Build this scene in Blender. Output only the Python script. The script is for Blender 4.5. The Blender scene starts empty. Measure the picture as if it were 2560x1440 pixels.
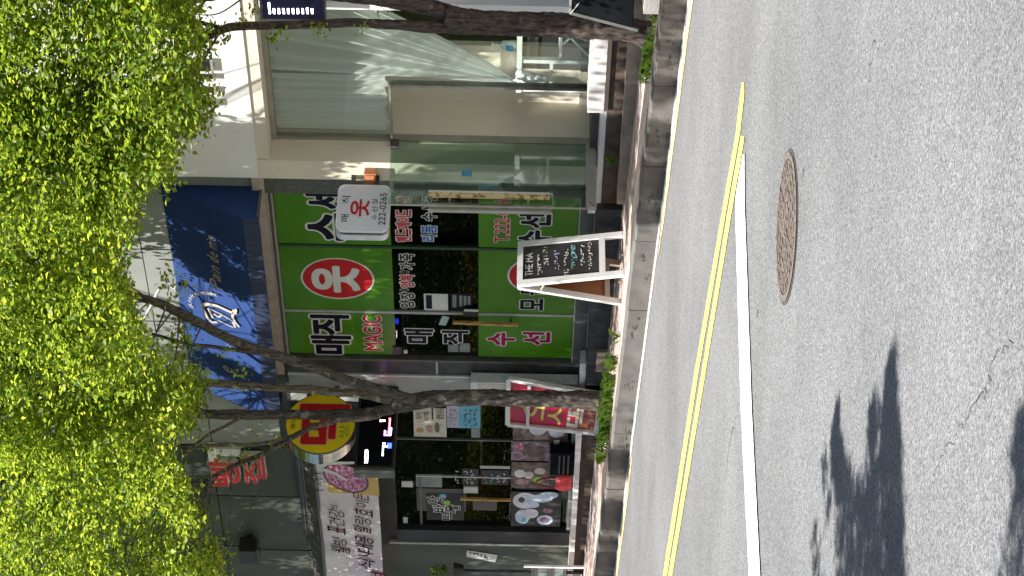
import bpy, math, random
import numpy as np
from mathutils import Vector, Matrix, noise as mnoise

random.seed(7)
rng = np.random.default_rng(7)
S = bpy.context.scene
COL = S.collection

# ------------------------------------------------------------------ camera
TH, RHO, FPX, EYE, GRADE = math.radians(38.2), 0.02, 5850.0, 1.6, 0.0203
VL = Vector((-math.cos(TH), math.sin(TH), 0))
VR = Vector((math.sin(TH), math.cos(TH), 0))
VD = Vector((0, 0, -1))
VH = VD * math.cos(RHO) + VR * math.sin(RHO)      # picture x: the phone was held on its side
UH = VR * math.cos(RHO) - VD * math.sin(RHO)      # picture y
EYEP = Vector((0, 0, EYE))
cam = bpy.data.cameras.new('camera')
cam.sensor_width = 36.0
cam.lens = FPX / 2560 * 36
cam.clip_start, cam.clip_end = 0.1, 1000
camo = bpy.data.objects.new('camera', cam)
COL.objects.link(camo)
m3 = Matrix((VH, UH, -VL)).transposed()
camo.matrix_world = Matrix.Translation(EYEP) @ m3.to_4x4()
S.camera = camo

# ------------------------------------------------------------------ light
SUN_D = Vector((-0.06, 0.99, -2.2)).normalized()
W = bpy.data.worlds.new('World')
S.world = W
W.use_nodes = True
nt = W.node_tree
sky = nt.nodes.new('ShaderNodeTexSky')
sky.sky_type = 'NISHITA'
sky.sun_disc = False
sky.sun_elevation = math.asin(-SUN_D.z)
sky.sun_rotation = math.atan2(-SUN_D.x, -SUN_D.y)
bg = nt.nodes['Background']
bg.inputs['Strength'].default_value = 0.052
nt.links.new(sky.outputs['Color'], bg.inputs['Color'])
sl = bpy.data.lights.new('sun', 'SUN')
sl.energy = 5.0
sl.angle = math.radians(0.53)
sl.color = (1.0, 0.965, 0.91)
so = bpy.data.objects.new('sun', sl)
so.rotation_euler = SUN_D.to_track_quat('-Z', 'Y').to_euler()
so.location = (-5, -20, 40)
COL.objects.link(so)
S.view_settings.view_transform = 'Standard'
S.view_settings.look = 'None'
S.view_settings.gamma = 1.0
S.view_settings.use_curve_mapping = False
S.view_settings.exposure = 1.2

# ------------------------------------------------------------------ measuring helpers (planes of the real place)
def ray(px, py):
    return VL + UH * ((720 - py) / FPX) + VH * ((px - 1280) / FPX)
def aty(px, py, y):
    d = ray(px, py); return EYEP + d * (y / d.y)
def atx(px, py, x):
    d = ray(px, py); return EYEP + d * (x / d.x)
def road(px, py, off=0.0):
    d = ray(px, py); return EYEP + d * ((off - EYE) / (d.z + GRADE * d.x))
def rz(x, off=0.0):
    return -GRADE * x + off
def fac(px0, py0, px1, py1, y):
    """x0,x1,z0,z1 on the facade plane y for a box of the elevation"""
    pc, qc = (px0 + px1) / 2, (py0 + py1) / 2
    return aty(pc, py1, y).x, aty(pc, py0, y).x, aty(px1, qc, y).z, aty(px0, qc, y).z

# ------------------------------------------------------------------ materials
M = {}
def newmat(name):
    m = bpy.data.materials.new(name); m.use_nodes = True
    M[name] = m
    return m, m.node_tree, m.node_tree.nodes['Principled BSDF']
def pm(name, c, rough=0.6, var=0.12, scale=6.0, c2=None, bump=0.0, bscale=None, metallic=0.0, stretch=(1, 1, 1), contrast=(0.35, 0.65), spec=0.5, detail=6, trans=None):
    m, t, b = newmat(name)
    n, l = t.nodes, t.links
    tc = n.new('ShaderNodeTexCoord'); mp = n.new('ShaderNodeMapping')
    mp.inputs['Scale'].default_value = stretch
    l.new(tc.outputs['Object'], mp.inputs['Vector'])
    no = n.new('ShaderNodeTexNoise'); no.inputs['Scale'].default_value = scale; no.inputs['Detail'].default_value = detail
    l.new(mp.outputs['Vector'], no.inputs['Vector'])
    cr = n.new('ShaderNodeValToRGB')
    a = [max(0, x * (1 - var)) for x in c]; d = [min(1, x * (1 + var)) for x in c]
    if c2: a, d = list(c), list(c2)
    cr.color_ramp.elements[0].position = contrast[0]; cr.color_ramp.elements[1].position = contrast[1]
    cr.color_ramp.elements[0].color = a + [1]; cr.color_ramp.elements[1].color = d + [1]
    l.new(no.outputs['Fac'], cr.inputs['Fac'])
    l.new(cr.outputs['Color'], b.inputs['Base Color'])
    b.inputs['Roughness'].default_value = rough
    b.inputs['Metallic'].default_value = metallic
    b.inputs['Specular IOR Level'].default_value = spec
    if bump:
        n2 = n.new('ShaderNodeTexNoise'); n2.inputs['Scale'].default_value = bscale or scale * 4; n2.inputs['Detail'].default_value = 5
        l.new(mp.outputs['Vector'], n2.inputs['Vector'])
        bp = n.new('ShaderNodeBump'); bp.inputs['Strength'].default_value = bump; bp.inputs['Distance'].default_value = 0.02
        l.new(n2.outputs['Fac'], bp.inputs['Height']); l.new(bp.outputs['Normal'], b.inputs['Normal'])
    return m
def glassmat(name, tint=(0.85, 0.93, 0.88), ior=1.5, rough=0.0, extra=0.0):
    m, t, b = newmat(name)
    n, l = t.nodes, t.links
    n.remove(b)
    tr = n.new('ShaderNodeBsdfTransparent'); tr.inputs['Color'].default_value = (*tint, 1)
    gl = n.new('ShaderNodeBsdfGlossy'); gl.inputs['Roughness'].default_value = rough
    fr = n.new('ShaderNodeFresnel')
    ge = n.new('ShaderNodeNewGeometry'); mm = n.new('ShaderNodeMath'); mm.operation = 'MULTIPLY_ADD'
    mm.inputs[1].default_value = 1 / ior - ior; mm.inputs[2].default_value = ior      # same reflectance from both faces of the pane
    l.new(ge.outputs['Backfacing'], mm.inputs[0]); l.new(mm.outputs[0], fr.inputs['IOR'])
    mx = n.new('ShaderNodeMixShader')
    if extra:
        ad = n.new('ShaderNodeMath'); ad.inputs[1].default_value = extra; ad.use_clamp = True
        l.new(fr.outputs['Fac'], ad.inputs[0]); l.new(ad.outputs[0], mx.inputs['Fac'])
    else:
        l.new(fr.outputs['Fac'], mx.inputs['Fac'])
    l.new(tr.outputs[0], mx.inputs[1]); l.new(gl.outputs[0], mx.inputs[2])
    l.new(mx.outputs[0], n['Material Output'].inputs['Surface'])
    return m
def emat(name, c, s):
    m, t, b = newmat(name)
    b.inputs['Base Color'].default_value = (*c, 1)
    b.inputs['Emission Color'].default_value = (*c, 1)
    b.inputs['Emission Strength'].default_value = s
    return m
def leafmat(name, c, c2, k=0.45):
    m, t, b = newmat(name)
    n, l = t.nodes, t.links
    n.remove(b)
    ge = n.new('ShaderNodeNewGeometry')
    cr = n.new('ShaderNodeValToRGB')
    cr.color_ramp.elements[0].color = (*c, 1); cr.color_ramp.elements[1].color = (*c2, 1)
    l.new(ge.outputs['Random Per Island'], cr.inputs['Fac'])
    di = n.new('ShaderNodeBsdfDiffuse'); ts = n.new('ShaderNodeBsdfTranslucent')
    gl = n.new('ShaderNodeBsdfGlossy'); gl.inputs['Roughness'].default_value = 0.5
    hs = n.new('ShaderNodeHueSaturation'); hs.inputs['Value'].default_value = 2.1; hs.inputs['Hue'].default_value = 0.487
    l.new(cr.outputs[0], di.inputs['Color']); l.new(cr.outputs[0], hs.inputs['Color']); l.new(hs.outputs[0], ts.inputs['Color'])
    mx = n.new('ShaderNodeMixShader'); mx.inputs['Fac'].default_value = k
    l.new(di.outputs[0], mx.inputs[1]); l.new(ts.outputs[0], mx.inputs[2])
    m2 = n.new('ShaderNodeMixShader'); m2.inputs['Fac'].default_value = 0.025
    l.new(mx.outputs[0], m2.inputs[1]); l.new(gl.outputs[0], m2.inputs[2])
    l.new(m2.outputs[0], n['Material Output'].inputs['Surface'])
    return m

def asphalt():
    m, t, b = newmat('asphalt')
    n, l = t.nodes, t.links
    tc = n.new('ShaderNodeTexCoord')
    def noi(s, d=3, r=0.6):
        x = n.new('ShaderNodeTexNoise'); x.inputs['Scale'].default_value = s; x.inputs['Detail'].default_value = d; x.inputs['Roughness'].default_value = r
        l.new(tc.outputs['Object'], x.inputs['Vector']); return x
    vo = n.new('ShaderNodeTexVoronoi'); vo.inputs['Scale'].default_value = 125
    l.new(tc.outputs['Object'], vo.inputs['Vector'])
    sep = n.new('ShaderNodeSeparateColor'); l.new(vo.outputs['Color'], sep.inputs['Color'])
    cr = n.new('ShaderNodeValToRGB')
    e = cr.color_ramp.elements
    e[0].position = 0.0; e[0].color = (0.078, 0.079, 0.082, 1)
    e[1].position = 1.0; e[1].color = (0.268, 0.270, 0.272, 1)
    x = cr.color_ramp.elements.new(0.35); x.color = (0.142, 0.143, 0.146, 1)
    x = cr.color_ramp.elements.new(0.8); x.color = (0.186, 0.187, 0.190, 1)
    l.new(sep.outputs[0], cr.inputs['Fac'])
    fine = noi(380, 2)
    mr = n.new('ShaderNodeMapRange'); mr.inputs[1].default_value = 0.3; mr.inputs[2].default_value = 0.7; mr.inputs[3].default_value = 0.7; mr.inputs[4].default_value = 1.3
    l.new(fine.outputs['Fac'], mr.inputs[0])
    big = noi(0.7, 5)
    mb = n.new('ShaderNodeMapRange'); mb.inputs[1].default_value = 0.3; mb.inputs[2].default_value = 0.7; mb.inputs[3].default_value = 0.80; mb.inputs[4].default_value = 1.12
    l.new(big.outputs['Fac'], mb.inputs[0])
    mul = n.new('ShaderNodeMath'); mul.operation = 'MULTIPLY'
    l.new(mr.outputs[0], mul.inputs[0]); l.new(mb.outputs[0], mul.inputs[1])
    vm = n.new('ShaderNodeVectorMath'); vm.operation = 'SCALE'
    l.new(cr.outputs[0], vm.inputs[0]); l.new(mul.outputs[0], vm.inputs['Scale'])
    # faint warm staining towards the gutter side
    l.new(vm.outputs[0], b.inputs['Base Color'])
    b.inputs['Roughness'].default_value = 0.85
    b.inputs['Specular IOR Level'].default_value = 0.3
    bp = n.new('ShaderNodeBump'); bp.inputs['Strength'].default_value = 0.55; bp.inputs['Distance'].default_value = 0.006
    l.new(vo.outputs['Distance'], bp.inputs['Height']); l.new(bp.outputs['Normal'], b.inputs['Normal'])
    return m
asphalt()
def bark(name, c, c2, c3):
    m, t, b = newmat(name)
    n, l = t.nodes, t.links
    tc = n.new('ShaderNodeTexCoord'); mp = n.new('ShaderNodeMapping'); mp.inputs['Scale'].default_value = (1, 1, 0.22)
    l.new(tc.outputs['Object'], mp.inputs['Vector'])
    no = n.new('ShaderNodeTexNoise'); no.inputs['Scale'].default_value = 38; no.inputs['Detail'].default_value = 7; no.inputs['Roughness'].default_value = 0.65
    l.new(mp.outputs[0], no.inputs['Vector'])
    cr = n.new('ShaderNodeValToRGB'); e = cr.color_ramp.elements
    e[0].position = 0.36; e[0].color = (*c, 1); e[1].position = 0.62; e[1].color = (*c2, 1)
    l.new(no.outputs['Fac'], cr.inputs['Fac'])
    n2 = n.new('ShaderNodeTexNoise'); n2.inputs['Scale'].default_value = 9; n2.inputs['Detail'].default_value = 5
    l.new(tc.outputs['Object'], n2.inputs['Vector'])
    c4 = n.new('ShaderNodeValToRGB'); c4.color_ramp.elements[0].position = 0.60; c4.color_ramp.elements[1].position = 0.68
    l.new(n2.outputs['Fac'], c4.inputs['Fac'])
    mx = n.new('ShaderNodeMix'); mx.data_type = 'RGBA'
    l.new(c4.outputs[0], mx.inputs[0]); l.new(cr.outputs[0], mx.inputs[6]); mx.inputs[7].default_value = (*c3, 1)
    l.new(mx.outputs[2], b.inputs['Base Color'])
    b.inputs['Roughness'].default_value = 0.9; b.inputs['Specular IOR Level'].default_value = 0.2
    bp = n.new('ShaderNodeBump'); bp.inputs['Strength'].default_value = 0.9; bp.inputs['Distance'].default_value = 0.02
    l.new(no.outputs['Fac'], bp.inputs['Height']); l.new(bp.outputs['Normal'], b.inputs['Normal'])
    return m
bark('bark_grey', (0.032, 0.028, 0.024), (0.138, 0.122, 0.103), (0.25, 0.225, 0.185))
bark('bark_brown', (0.026, 0.020, 0.018), (0.125, 0.096, 0.082), (0.19, 0.135, 0.10))
bark('bark_pale', (0.055, 0.045, 0.034), (0.24, 0.205, 0.16), (0.42, 0.37, 0.29))

pm('concrete', (0.30, 0.285, 0.26), 0.85, c2=(0.40, 0.385, 0.355), scale=3, bump=0.25, bscale=60)
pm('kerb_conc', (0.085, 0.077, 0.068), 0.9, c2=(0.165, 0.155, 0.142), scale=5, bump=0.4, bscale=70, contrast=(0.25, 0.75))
pm('kerb_top_sunlit', (0.50, 0.48, 0.45), 0.85, c2=(0.66, 0.64, 0.61), scale=6, bump=0.2, bscale=80)  # pale top faces: the sun's brightness is put into the stone colour
pm('gutter', (0.42, 0.40, 0.37), 0.85, c2=(0.60, 0.58, 0.54), scale=4, bump=0.25, bscale=60)
pm('paving', (0.27, 0.175, 0.145), 0.85, c2=(0.50, 0.43, 0.39), scale=2.2, bump=0.25, bscale=50, stretch=(0.7, 5, 1), contrast=(0.4, 0.6))
pm('white_line', (0.30, 0.30, 0.29), 0.75, c2=(0.78, 0.78, 0.77), scale=22, contrast=(0.30, 0.38), detail=9)
pm('yellow_line', (0.30, 0.26, 0.10), 0.75, c2=(0.70, 0.60, 0.13), scale=22, contrast=(0.32, 0.42), detail=9)
pm('edge_line', (0.62, 0.40, 0.17), 0.8, c2=(0.78, 0.56, 0.30), scale=12)
pm('crack', (0.05, 0.05, 0.05), 0.95)
pm('stain', (0.05, 0.045, 0.04), 0.9, c2=(0.09, 0.08, 0.07))
pm('iron', (0.075, 0.058, 0.050), 0.65, c2=(0.17, 0.135, 0.115), scale=18, metallic=0.25, bump=0.2)
pm('iron_worn', (0.14, 0.115, 0.10), 0.5, c2=(0.27, 0.235, 0.205), scale=25, metallic=0.3)
pm('iron_dark', (0.045, 0.04, 0.038), 0.8, c2=(0.08, 0.07, 0.065))
pm('stone_grey', (0.20, 0.21, 0.20), 0.7, c2=(0.31, 0.32, 0.305), scale=1.3, bump=0.12, bscale=90, stretch=(1, 1, 0.5))
pm('stone_pale', (0.27, 0.28, 0.27), 0.7, c2=(0.36, 0.37, 0.355), scale=2, bump=0.12, bscale=90)
pm('stone_green', (0.038, 0.048, 0.036), 0.6, c2=(0.075, 0.086, 0.066), scale=1.5, bump=0.12, bscale=80, stretch=(1, 1, 0.4))
pm('stone_black', (0.024, 0.026, 0.027), 0.35, c2=(0.05, 0.053, 0.053), scale=8)
pm('granite_dark', (0.065, 0.068, 0.062), 0.5, c2=(0.115, 0.118, 0.108), scale=30)
pm('fascia', (0.36, 0.30, 0.25), 0.7, c2=(0.46, 0.39, 0.33), scale=9, bump=0.2)
pm('white_wall', (0.74, 0.74, 0.72), 0.75, c2=(0.80, 0.80, 0.78), scale=1.2, bump=0.05, bscale=120)
pm('beige_wall', (0.70, 0.64, 0.52), 0.7, c2=(0.75, 0.69, 0.57), scale=1.5)
pm('beige_trim', (0.62, 0.57, 0.48), 0.6, c2=(0.68, 0.63, 0.54), scale=4)
pm('olive_wall', (0.11, 0.115, 0.055), 0.8, c2=(0.23, 0.23, 0.12), scale=1.3)  # olive on the inner walls stands for the outdoors mirrored in the glass
pm('brown_riser', (0.055, 0.038, 0.028), 0.85, c2=(0.11, 0.08, 0.06), scale=5, bump=0.3)
pm('tan_ledge', (0.27, 0.21, 0.15), 0.9, c2=(0.42, 0.34, 0.26), scale=7, bump=0.5, bscale=40)
pm('black_riser', (0.03, 0.03, 0.031), 0.8, c2=(0.075, 0.075, 0.073), scale=6, bump=0.3)
pm('white_marble', (0.76, 0.72, 0.67), 0.45, c2=(0.85, 0.81, 0.77), scale=3)
pm('green_film', (0.055, 0.180, 0.006), 0.3, c2=(0.080, 0.245, 0.012), scale=1.6, spec=0.25, bump=0.04, bscale=7)
pm('film_white', (0.62, 0.63, 0.59), 0.5, c2=(0.68, 0.68, 0.65), spec=0.25)
pm('film_navy', (0.004, 0.004, 0.016), 0.5, spec=0.15)
pm('film_black', (0.005, 0.006, 0.008), 0.5, spec=0.15)
pm('film_red', (0.46, 0.012, 0.016), 0.5, c2=(0.54, 0.015, 0.02), spec=0.2)
pm('film_magenta', (0.36, 0.005, 0.045), 0.5, c2=(0.27, 0.003, 0.07), scale=9, spec=0.2)
pm('film_blue', (0.01, 0.07, 0.36), 0.35, c2=(0.015, 0.12, 0.44))
pm('alu', (0.36, 0.36, 0.32), 0.4, c2=(0.46, 0.46, 0.42), metallic=0.4)
pm('alu_light', (0.55, 0.55, 0.52), 0.35, c2=(0.64, 0.64, 0.61), metallic=0.4)
pm('alu_dark', (0.10, 0.10, 0.085), 0.45, c2=(0.15, 0.15, 0.13), metallic=0.4)
pm('frame_green', (0.015, 0.045, 0.018), 0.5)
pm('rail_beige', (0.42, 0.40, 0.34), 0.4, c2=(0.50, 0.48, 0.42), metallic=0.2, scale=10)
pm('black_plastic', (0.012, 0.012, 0.014), 0.4, c2=(0.02, 0.02, 0.023))
pm('black_board', (0.004, 0.0045, 0.006), 0.8, c2=(0.007, 0.008, 0.010), scale=3, spec=0.04)
pm('chalk_board', (0.020, 0.018, 0.018), 0.6, c2=(0.04, 0.036, 0.035), scale=5)
pm('chalk', (0.62, 0.62, 0.60), 0.9, c2=(0.75, 0.75, 0.72), scale=60)
pm('chalk_teal', (0.20, 0.42, 0.45), 0.9)
pm('chalk_yellow', (0.66, 0.60, 0.25), 0.9)
pm('chalk_violet', (0.46, 0.46, 0.68), 0.9)
pm('white_paint', (0.80, 0.79, 0.77), 0.45, c2=(0.84, 0.83, 0.81))
pm('plywood', (0.25, 0.10, 0.045), 0.55, c2=(0.32, 0.14, 0.06), scale=4, stretch=(6, 6, 0.6))
pm('batten', (0.50, 0.38, 0.28), 0.6, c2=(0.60, 0.47, 0.36), scale=6)
pm('navy_canvas', (0.018, 0.042, 0.142), 0.75, c2=(0.023, 0.052, 0.165), scale=2.5, bump=0.08, bscale=200, spec=0.12)
pm('navy_valance', (0.020, 0.030, 0.078), 0.7, c2=(0.03, 0.042, 0.10), scale=5, stretch=(6, 1, 0.3), bump=0.1)
pm('cream_print', (0.32, 0.28, 0.23), 0.8, c2=(0.38, 0.34, 0.28), scale=20)
pm('sky_print', (0.20, 0.25, 0.45), 0.6)
pm('sign_plastic', (0.60, 0.62, 0.68), 0.4, c2=(0.68, 0.70, 0.76), scale=2.5, spec=0.3)
pm('sign_rim', (0.72, 0.73, 0.76), 0.3)
pm('copper', (0.45, 0.17, 0.075), 0.5, c2=(0.55, 0.23, 0.11))
pm('yellow_face', (0.80, 0.60, 0.010), 0.4, c2=(0.84, 0.65, 0.014), scale=3, spec=.25)
pm('steel', (0.50, 0.50, 0.46), 0.18, metallic=1.0, var=0.2, stretch=(1, 1, 0.2))
pm('lime_print', (0.20, 0.42, 0.03), 0.4)
pm('pink_outline', (0.70, 0.30, 0.22), 0.4)
pm('banner_cloth', (0.64, 0.52, 0.56), 0.5, c2=(0.74, 0.65, 0.66), scale=1.5, bump=0.2, bscale=14, spec=0.25)
pm('banner_ink', (0.11, 0.012, 0.035), 0.6, c2=(0.03, 0.008, 0.018), scale=4, spec=0.1)
pm('ochre_print', (0.55, 0.33, 0.06), 0.5, c2=(0.62, 0.40, 0.10))
pm('berry_print', (0.30, 0.05, 0.12), 0.5, c2=(0.72, 0.32, 0.48), scale=16, stretch=(1, 1, 2), contrast=(0.42, 0.58))
pm('bowl_dark', (0.10, 0.05, 0.05), 0.5)
pm('awning_brown', (0.035, 0.026, 0.024), 0.6, c2=(0.30, 0.22, 0.18), scale=5, stretch=(9, 1, 0.7), contrast=(0.58, 0.66))
pm('sign_red', (0.36, 0.006, 0.022), 0.35, c2=(0.44, 0.01, 0.03), scale=2)
pm('vinyl_yellow', (0.58, 0.50, 0.10), 0.5)
pm('food_print', (0.22, 0.03, 0.015), 0.4, c2=(0.60, 0.28, 0.10), scale=14, contrast=(0.45, 0.62))
pm('strap', (0.55, 0.54, 0.52), 0.6)
pm('poster_brown', (0.05, 0.035, 0.03), 0.35, c2=(0.26, 0.17, 0.13), scale=13, contrast=(0.4, 0.7))
pm('poster_plum', (0.10, 0.05, 0.065), 0.35, c2=(0.42, 0.27, 0.32), scale=11, contrast=(0.4, 0.7))
pm('poster_cream', (0.48, 0.45, 0.36), 0.5, c2=(0.55, 0.52, 0.44))
pm('poster_blue', (0.10, 0.34, 0.46), 0.5, c2=(0.14, 0.40, 0.52))
pm('poster_lilac', (0.42, 0.40, 0.48), 0.5)
pm('poster_pink', (0.24, 0.09, 0.09), 0.5, c2=(0.45, 0.28, 0.26), scale=15)
pm('ice_print', (0.36, 0.46, 0.58), 0.5, c2=(0.62, 0.70, 0.78), scale=18)
pm('bowl_print', (0.62, 0.62, 0.66), 0.5)
pm('ink', (0.02, 0.02, 0.02), 0.6)
pm('ink_brown', (0.12, 0.10, 0.05), 0.6)
pm('paper', (0.55, 0.56, 0.55), 0.7, c2=(0.65, 0.66, 0.65), scale=20)
pm('paper_grey', (0.16, 0.19, 0.18), 0.7, c2=(0.22, 0.25, 0.24), scale=8)
pm('paper_teal', (0.36, 0.46, 0.46), 0.6)
pm('wood_handle', (0.28, 0.15, 0.03), 0.4, c2=(0.52, 0.36, 0.10), scale=9, stretch=(4, 4, 1))
pm('wood_pattern', (0.30, 0.14, 0.03), 0.4, c2=(0.72, 0.58, 0.30), scale=22, stretch=(1, 1, 0.8), contrast=(0.38, 0.5))
pm('sticker_blue', (0.02, 0.20, 0.42), 0.4, c2=(0.12, 0.36, 0.55), scale=60)
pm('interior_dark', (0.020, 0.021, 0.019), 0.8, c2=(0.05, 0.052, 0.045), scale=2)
pm('interior_floor', (0.08, 0.075, 0.065), 0.6)
pm('white_cloth', (0.70, 0.71, 0.72), 0.9, c2=(0.78, 0.79, 0.80))
pm('table_white', (0.80, 0.81, 0.77), 0.5)
pm('skirting', (0.30, 0.29, 0.23), 0.6)
pm('bottle', (0.55, 0.62, 0.60), 0.25)
pm('red_bag', (0.22, 0.008, 0.012), 0.5, c2=(0.32, 0.015, 0.02))
pm('red_letter', (0.50, 0.012, 0.025), 0.35, c2=(0.58, 0.02, 0.035))
pm('weed', (0.10, 0.16, 0.02), 0.6)
glassmat('glass_dark', (0.55, 0.60, 0.55), 1.5)
glassmat('glass_clear', (0.955, 0.985, 0.96), 1.45)
glassmat('glass_door', (0.72, 0.82, 0.76), 1.5, extra=0.05)
emat('led_white', (0.85, 0.88, 1.0), 6)
emat('led_red', (1.0, 0.05, 0.09), 3)
emat('led_blue', (0.03, 0.06, 1.0), 4)
emat('led_pink', (0.9, 0.25, 0.75), 3)
leafmat('leaf', (0.035, 0.105, 0.006), (0.37, 0.45, 0.042), 0.5)
leafmat('leaf_right', (0.04, 0.11, 0.006), (0.27, 0.34, 0.03), 0.5)
leafmat('grass_leaf', (0.03, 0.09, 0.010), (0.14, 0.21, 0.02), 0.4)
leafmat('far_leaf', (0.010, 0.018, 0.004), (0.022, 0.032, 0.006), 0.3)
leafmat('hedge_leaf', (0.04, 0.055, 0.006), (0.13, 0.13, 0.014), 0.45)
pm('backing_green', (0.008, 0.013, 0.004), 0.95, c2=(0.022, 0.032, 0.009), scale=0.5, spec=0.1)
def curtainmat():
    m, t, b = newmat('curtain')
    n, l = t.nodes, t.links
    n.remove(b)
    di = n.new('ShaderNodeBsdfDiffuse'); di.inputs['Color'].default_value = (0.86, 0.88, 0.86, 1)
    ts = n.new('ShaderNodeBsdfTranslucent'); ts.inputs['Color'].default_value = (0.75, 0.78, 0.76, 1)
    tr = n.new('ShaderNodeBsdfTransparent')
    a = n.new('ShaderNodeMixShader'); a.inputs[0].default_value = 0.3
    l.new(di.outputs[0], a.inputs[1]); l.new(ts.outputs[0], a.inputs[2])
    c = n.new('ShaderNodeMixShader'); c.inputs[0].default_value = 0.10
    l.new(a.outputs[0], c.inputs[1]); l.new(tr.outputs[0], c.inputs[2])
    l.new(c.outputs[0], n['Material Output'].inputs['Surface'])
curtainmat()

# ------------------------------------------------------------------ mesh helpers
class MB:
    def __init__(s): s.v = []; s.f = []
    def add(s, vs, fs):
        b = len(s.v); s.v += [tuple(v) for v in vs]; s.f += [tuple(i + b for i in f) for f in fs]; return s
    def box(s, x0, x1, y0, y1, z0, z1):
        return s.hexa([(x0, y0, z0), (x1, y0, z0), (x1, y1, z0), (x0, y1, z0)], [(x0, y0, z1), (x1, y0, z1), (x1, y1, z1), (x0, y1, z1)])
    def hexa(s, lo, hi):
        n = len(lo)
        fs = [tuple(range(n))[::-1], tuple(range(n, 2 * n))] + [(i, (i + 1) % n, n + (i + 1) % n, n + i) for i in range(n)]
        return s.add(list(lo) + list(hi), fs)
    def quad(s, a, b, c, d): return s.add([a, b, c, d], [(0, 1, 2, 3)])
    def slab(s, a, b, c, d, t):
        """a thin board: four corners (counter-clockwise seen from the front) given thickness t backwards"""
        a, b, c, d = map(Vector, (a, b, c, d)); n = (b - a).cross(d - a).normalized()
        return s.hexa([a - n * t, b - n * t, c - n * t, d - n * t], [a, b, c, d])
    def bar(s, p, q, w, h=None, up=(0, 0, 1)):
        p, q = Vector(p), Vector(q); h = h or w; d = (q - p).normalized(); u = Vector(up)
        if abs(d.dot(u)) > 0.95: u = Vector((0, 1, 0))
        a = d.cross(u).normalized() * w / 2; b = a.cross(d).normalized() * h / 2
        return s.hexa([p - a - b, p + a - b, p + a + b, p - a + b], [q - a - b, q + a - b, q + a + b, q - a + b])
    def tube(s, pts, rad, seg=8, cap=True, bumpf=None):
        pts = [Vector(p) for p in pts]; b = len(s.v); N = len(pts)
        t0 = (pts[1] - pts[0]).normalized(); x = t0.cross(Vector((0.3, 1, 0.1))).normalized()
        for i, p in enumerate(pts):
            t = (pts[min(i + 1, N - 1)] - pts[max(i - 1, 0)]).normalized()
            x = (x - t * x.dot(t)).normalized(); y = t.cross(x)
            r = rad[i] if hasattr(rad, '__len__') else rad
            for k in range(seg):
                a = 2 * math.pi * k / seg; dr = x * math.cos(a) + y * math.sin(a)
                rr = r * (1 + (bumpf(p + dr * r, dr) if bumpf else 0))
                s.v.append(tuple(p + dr * rr))
        for i in range(N - 1):
            for k in range(seg):
                k2 = (k + 1) % seg
                s.f.append((b + i * seg + k, b + i * seg + k2, b + (i + 1) * seg + k2, b + (i + 1) * seg + k))
        if cap:
            s.f.append(tuple(b + k for k in range(seg))[::-1]); s.f.append(tuple(b + (N - 1) * seg + k for k in range(seg)))
        return s
    def disc(s, c, ax, ay, n, seg=40, t=0.0):
        c, ax, ay, n = map(Vector, (c, ax, ay, n))
        ring = [c + ax * math.cos(2 * math.pi * k / seg) + ay * math.sin(2 * math.pi * k / seg) for k in range(seg)]
        if t: return s.hexa([p - n * t for p in ring], ring)
        return s.add(ring, [tuple(range(seg))])
    def build(s, name, mat, parent=None, smooth=False):
        me = bpy.data.meshes.new(name); me.from_pydata(s.v, [], s.f)
        if smooth: me.polygons.foreach_set('use_smooth', [True] * len(me.polygons))
        me.materials.append(M[mat]); me.update()
        return link(name, me, parent)
def link(name, me, parent=None):
    o = bpy.data.objects.new(name, me); COL.objects.link(o)
    if parent is not None:
        o.parent = parent
        if parent.type == 'EMPTY': o.location = -Vector(parent.location)
    return o
def tag(o, label=None, cat=None, group=None, kind=None):
    if label: o['label'] = label
    if cat: o['category'] = cat
    if group: o['group'] = group
    if kind: o['kind'] = kind
    return o
def thing(name, label, cat, base=(0, 0, 0), group=None):
    o = bpy.data.objects.new(name, None); COL.objects.link(o); o.location = base; o.empty_display_size = 0.1
    return tag(o, label, cat, group)

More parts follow.
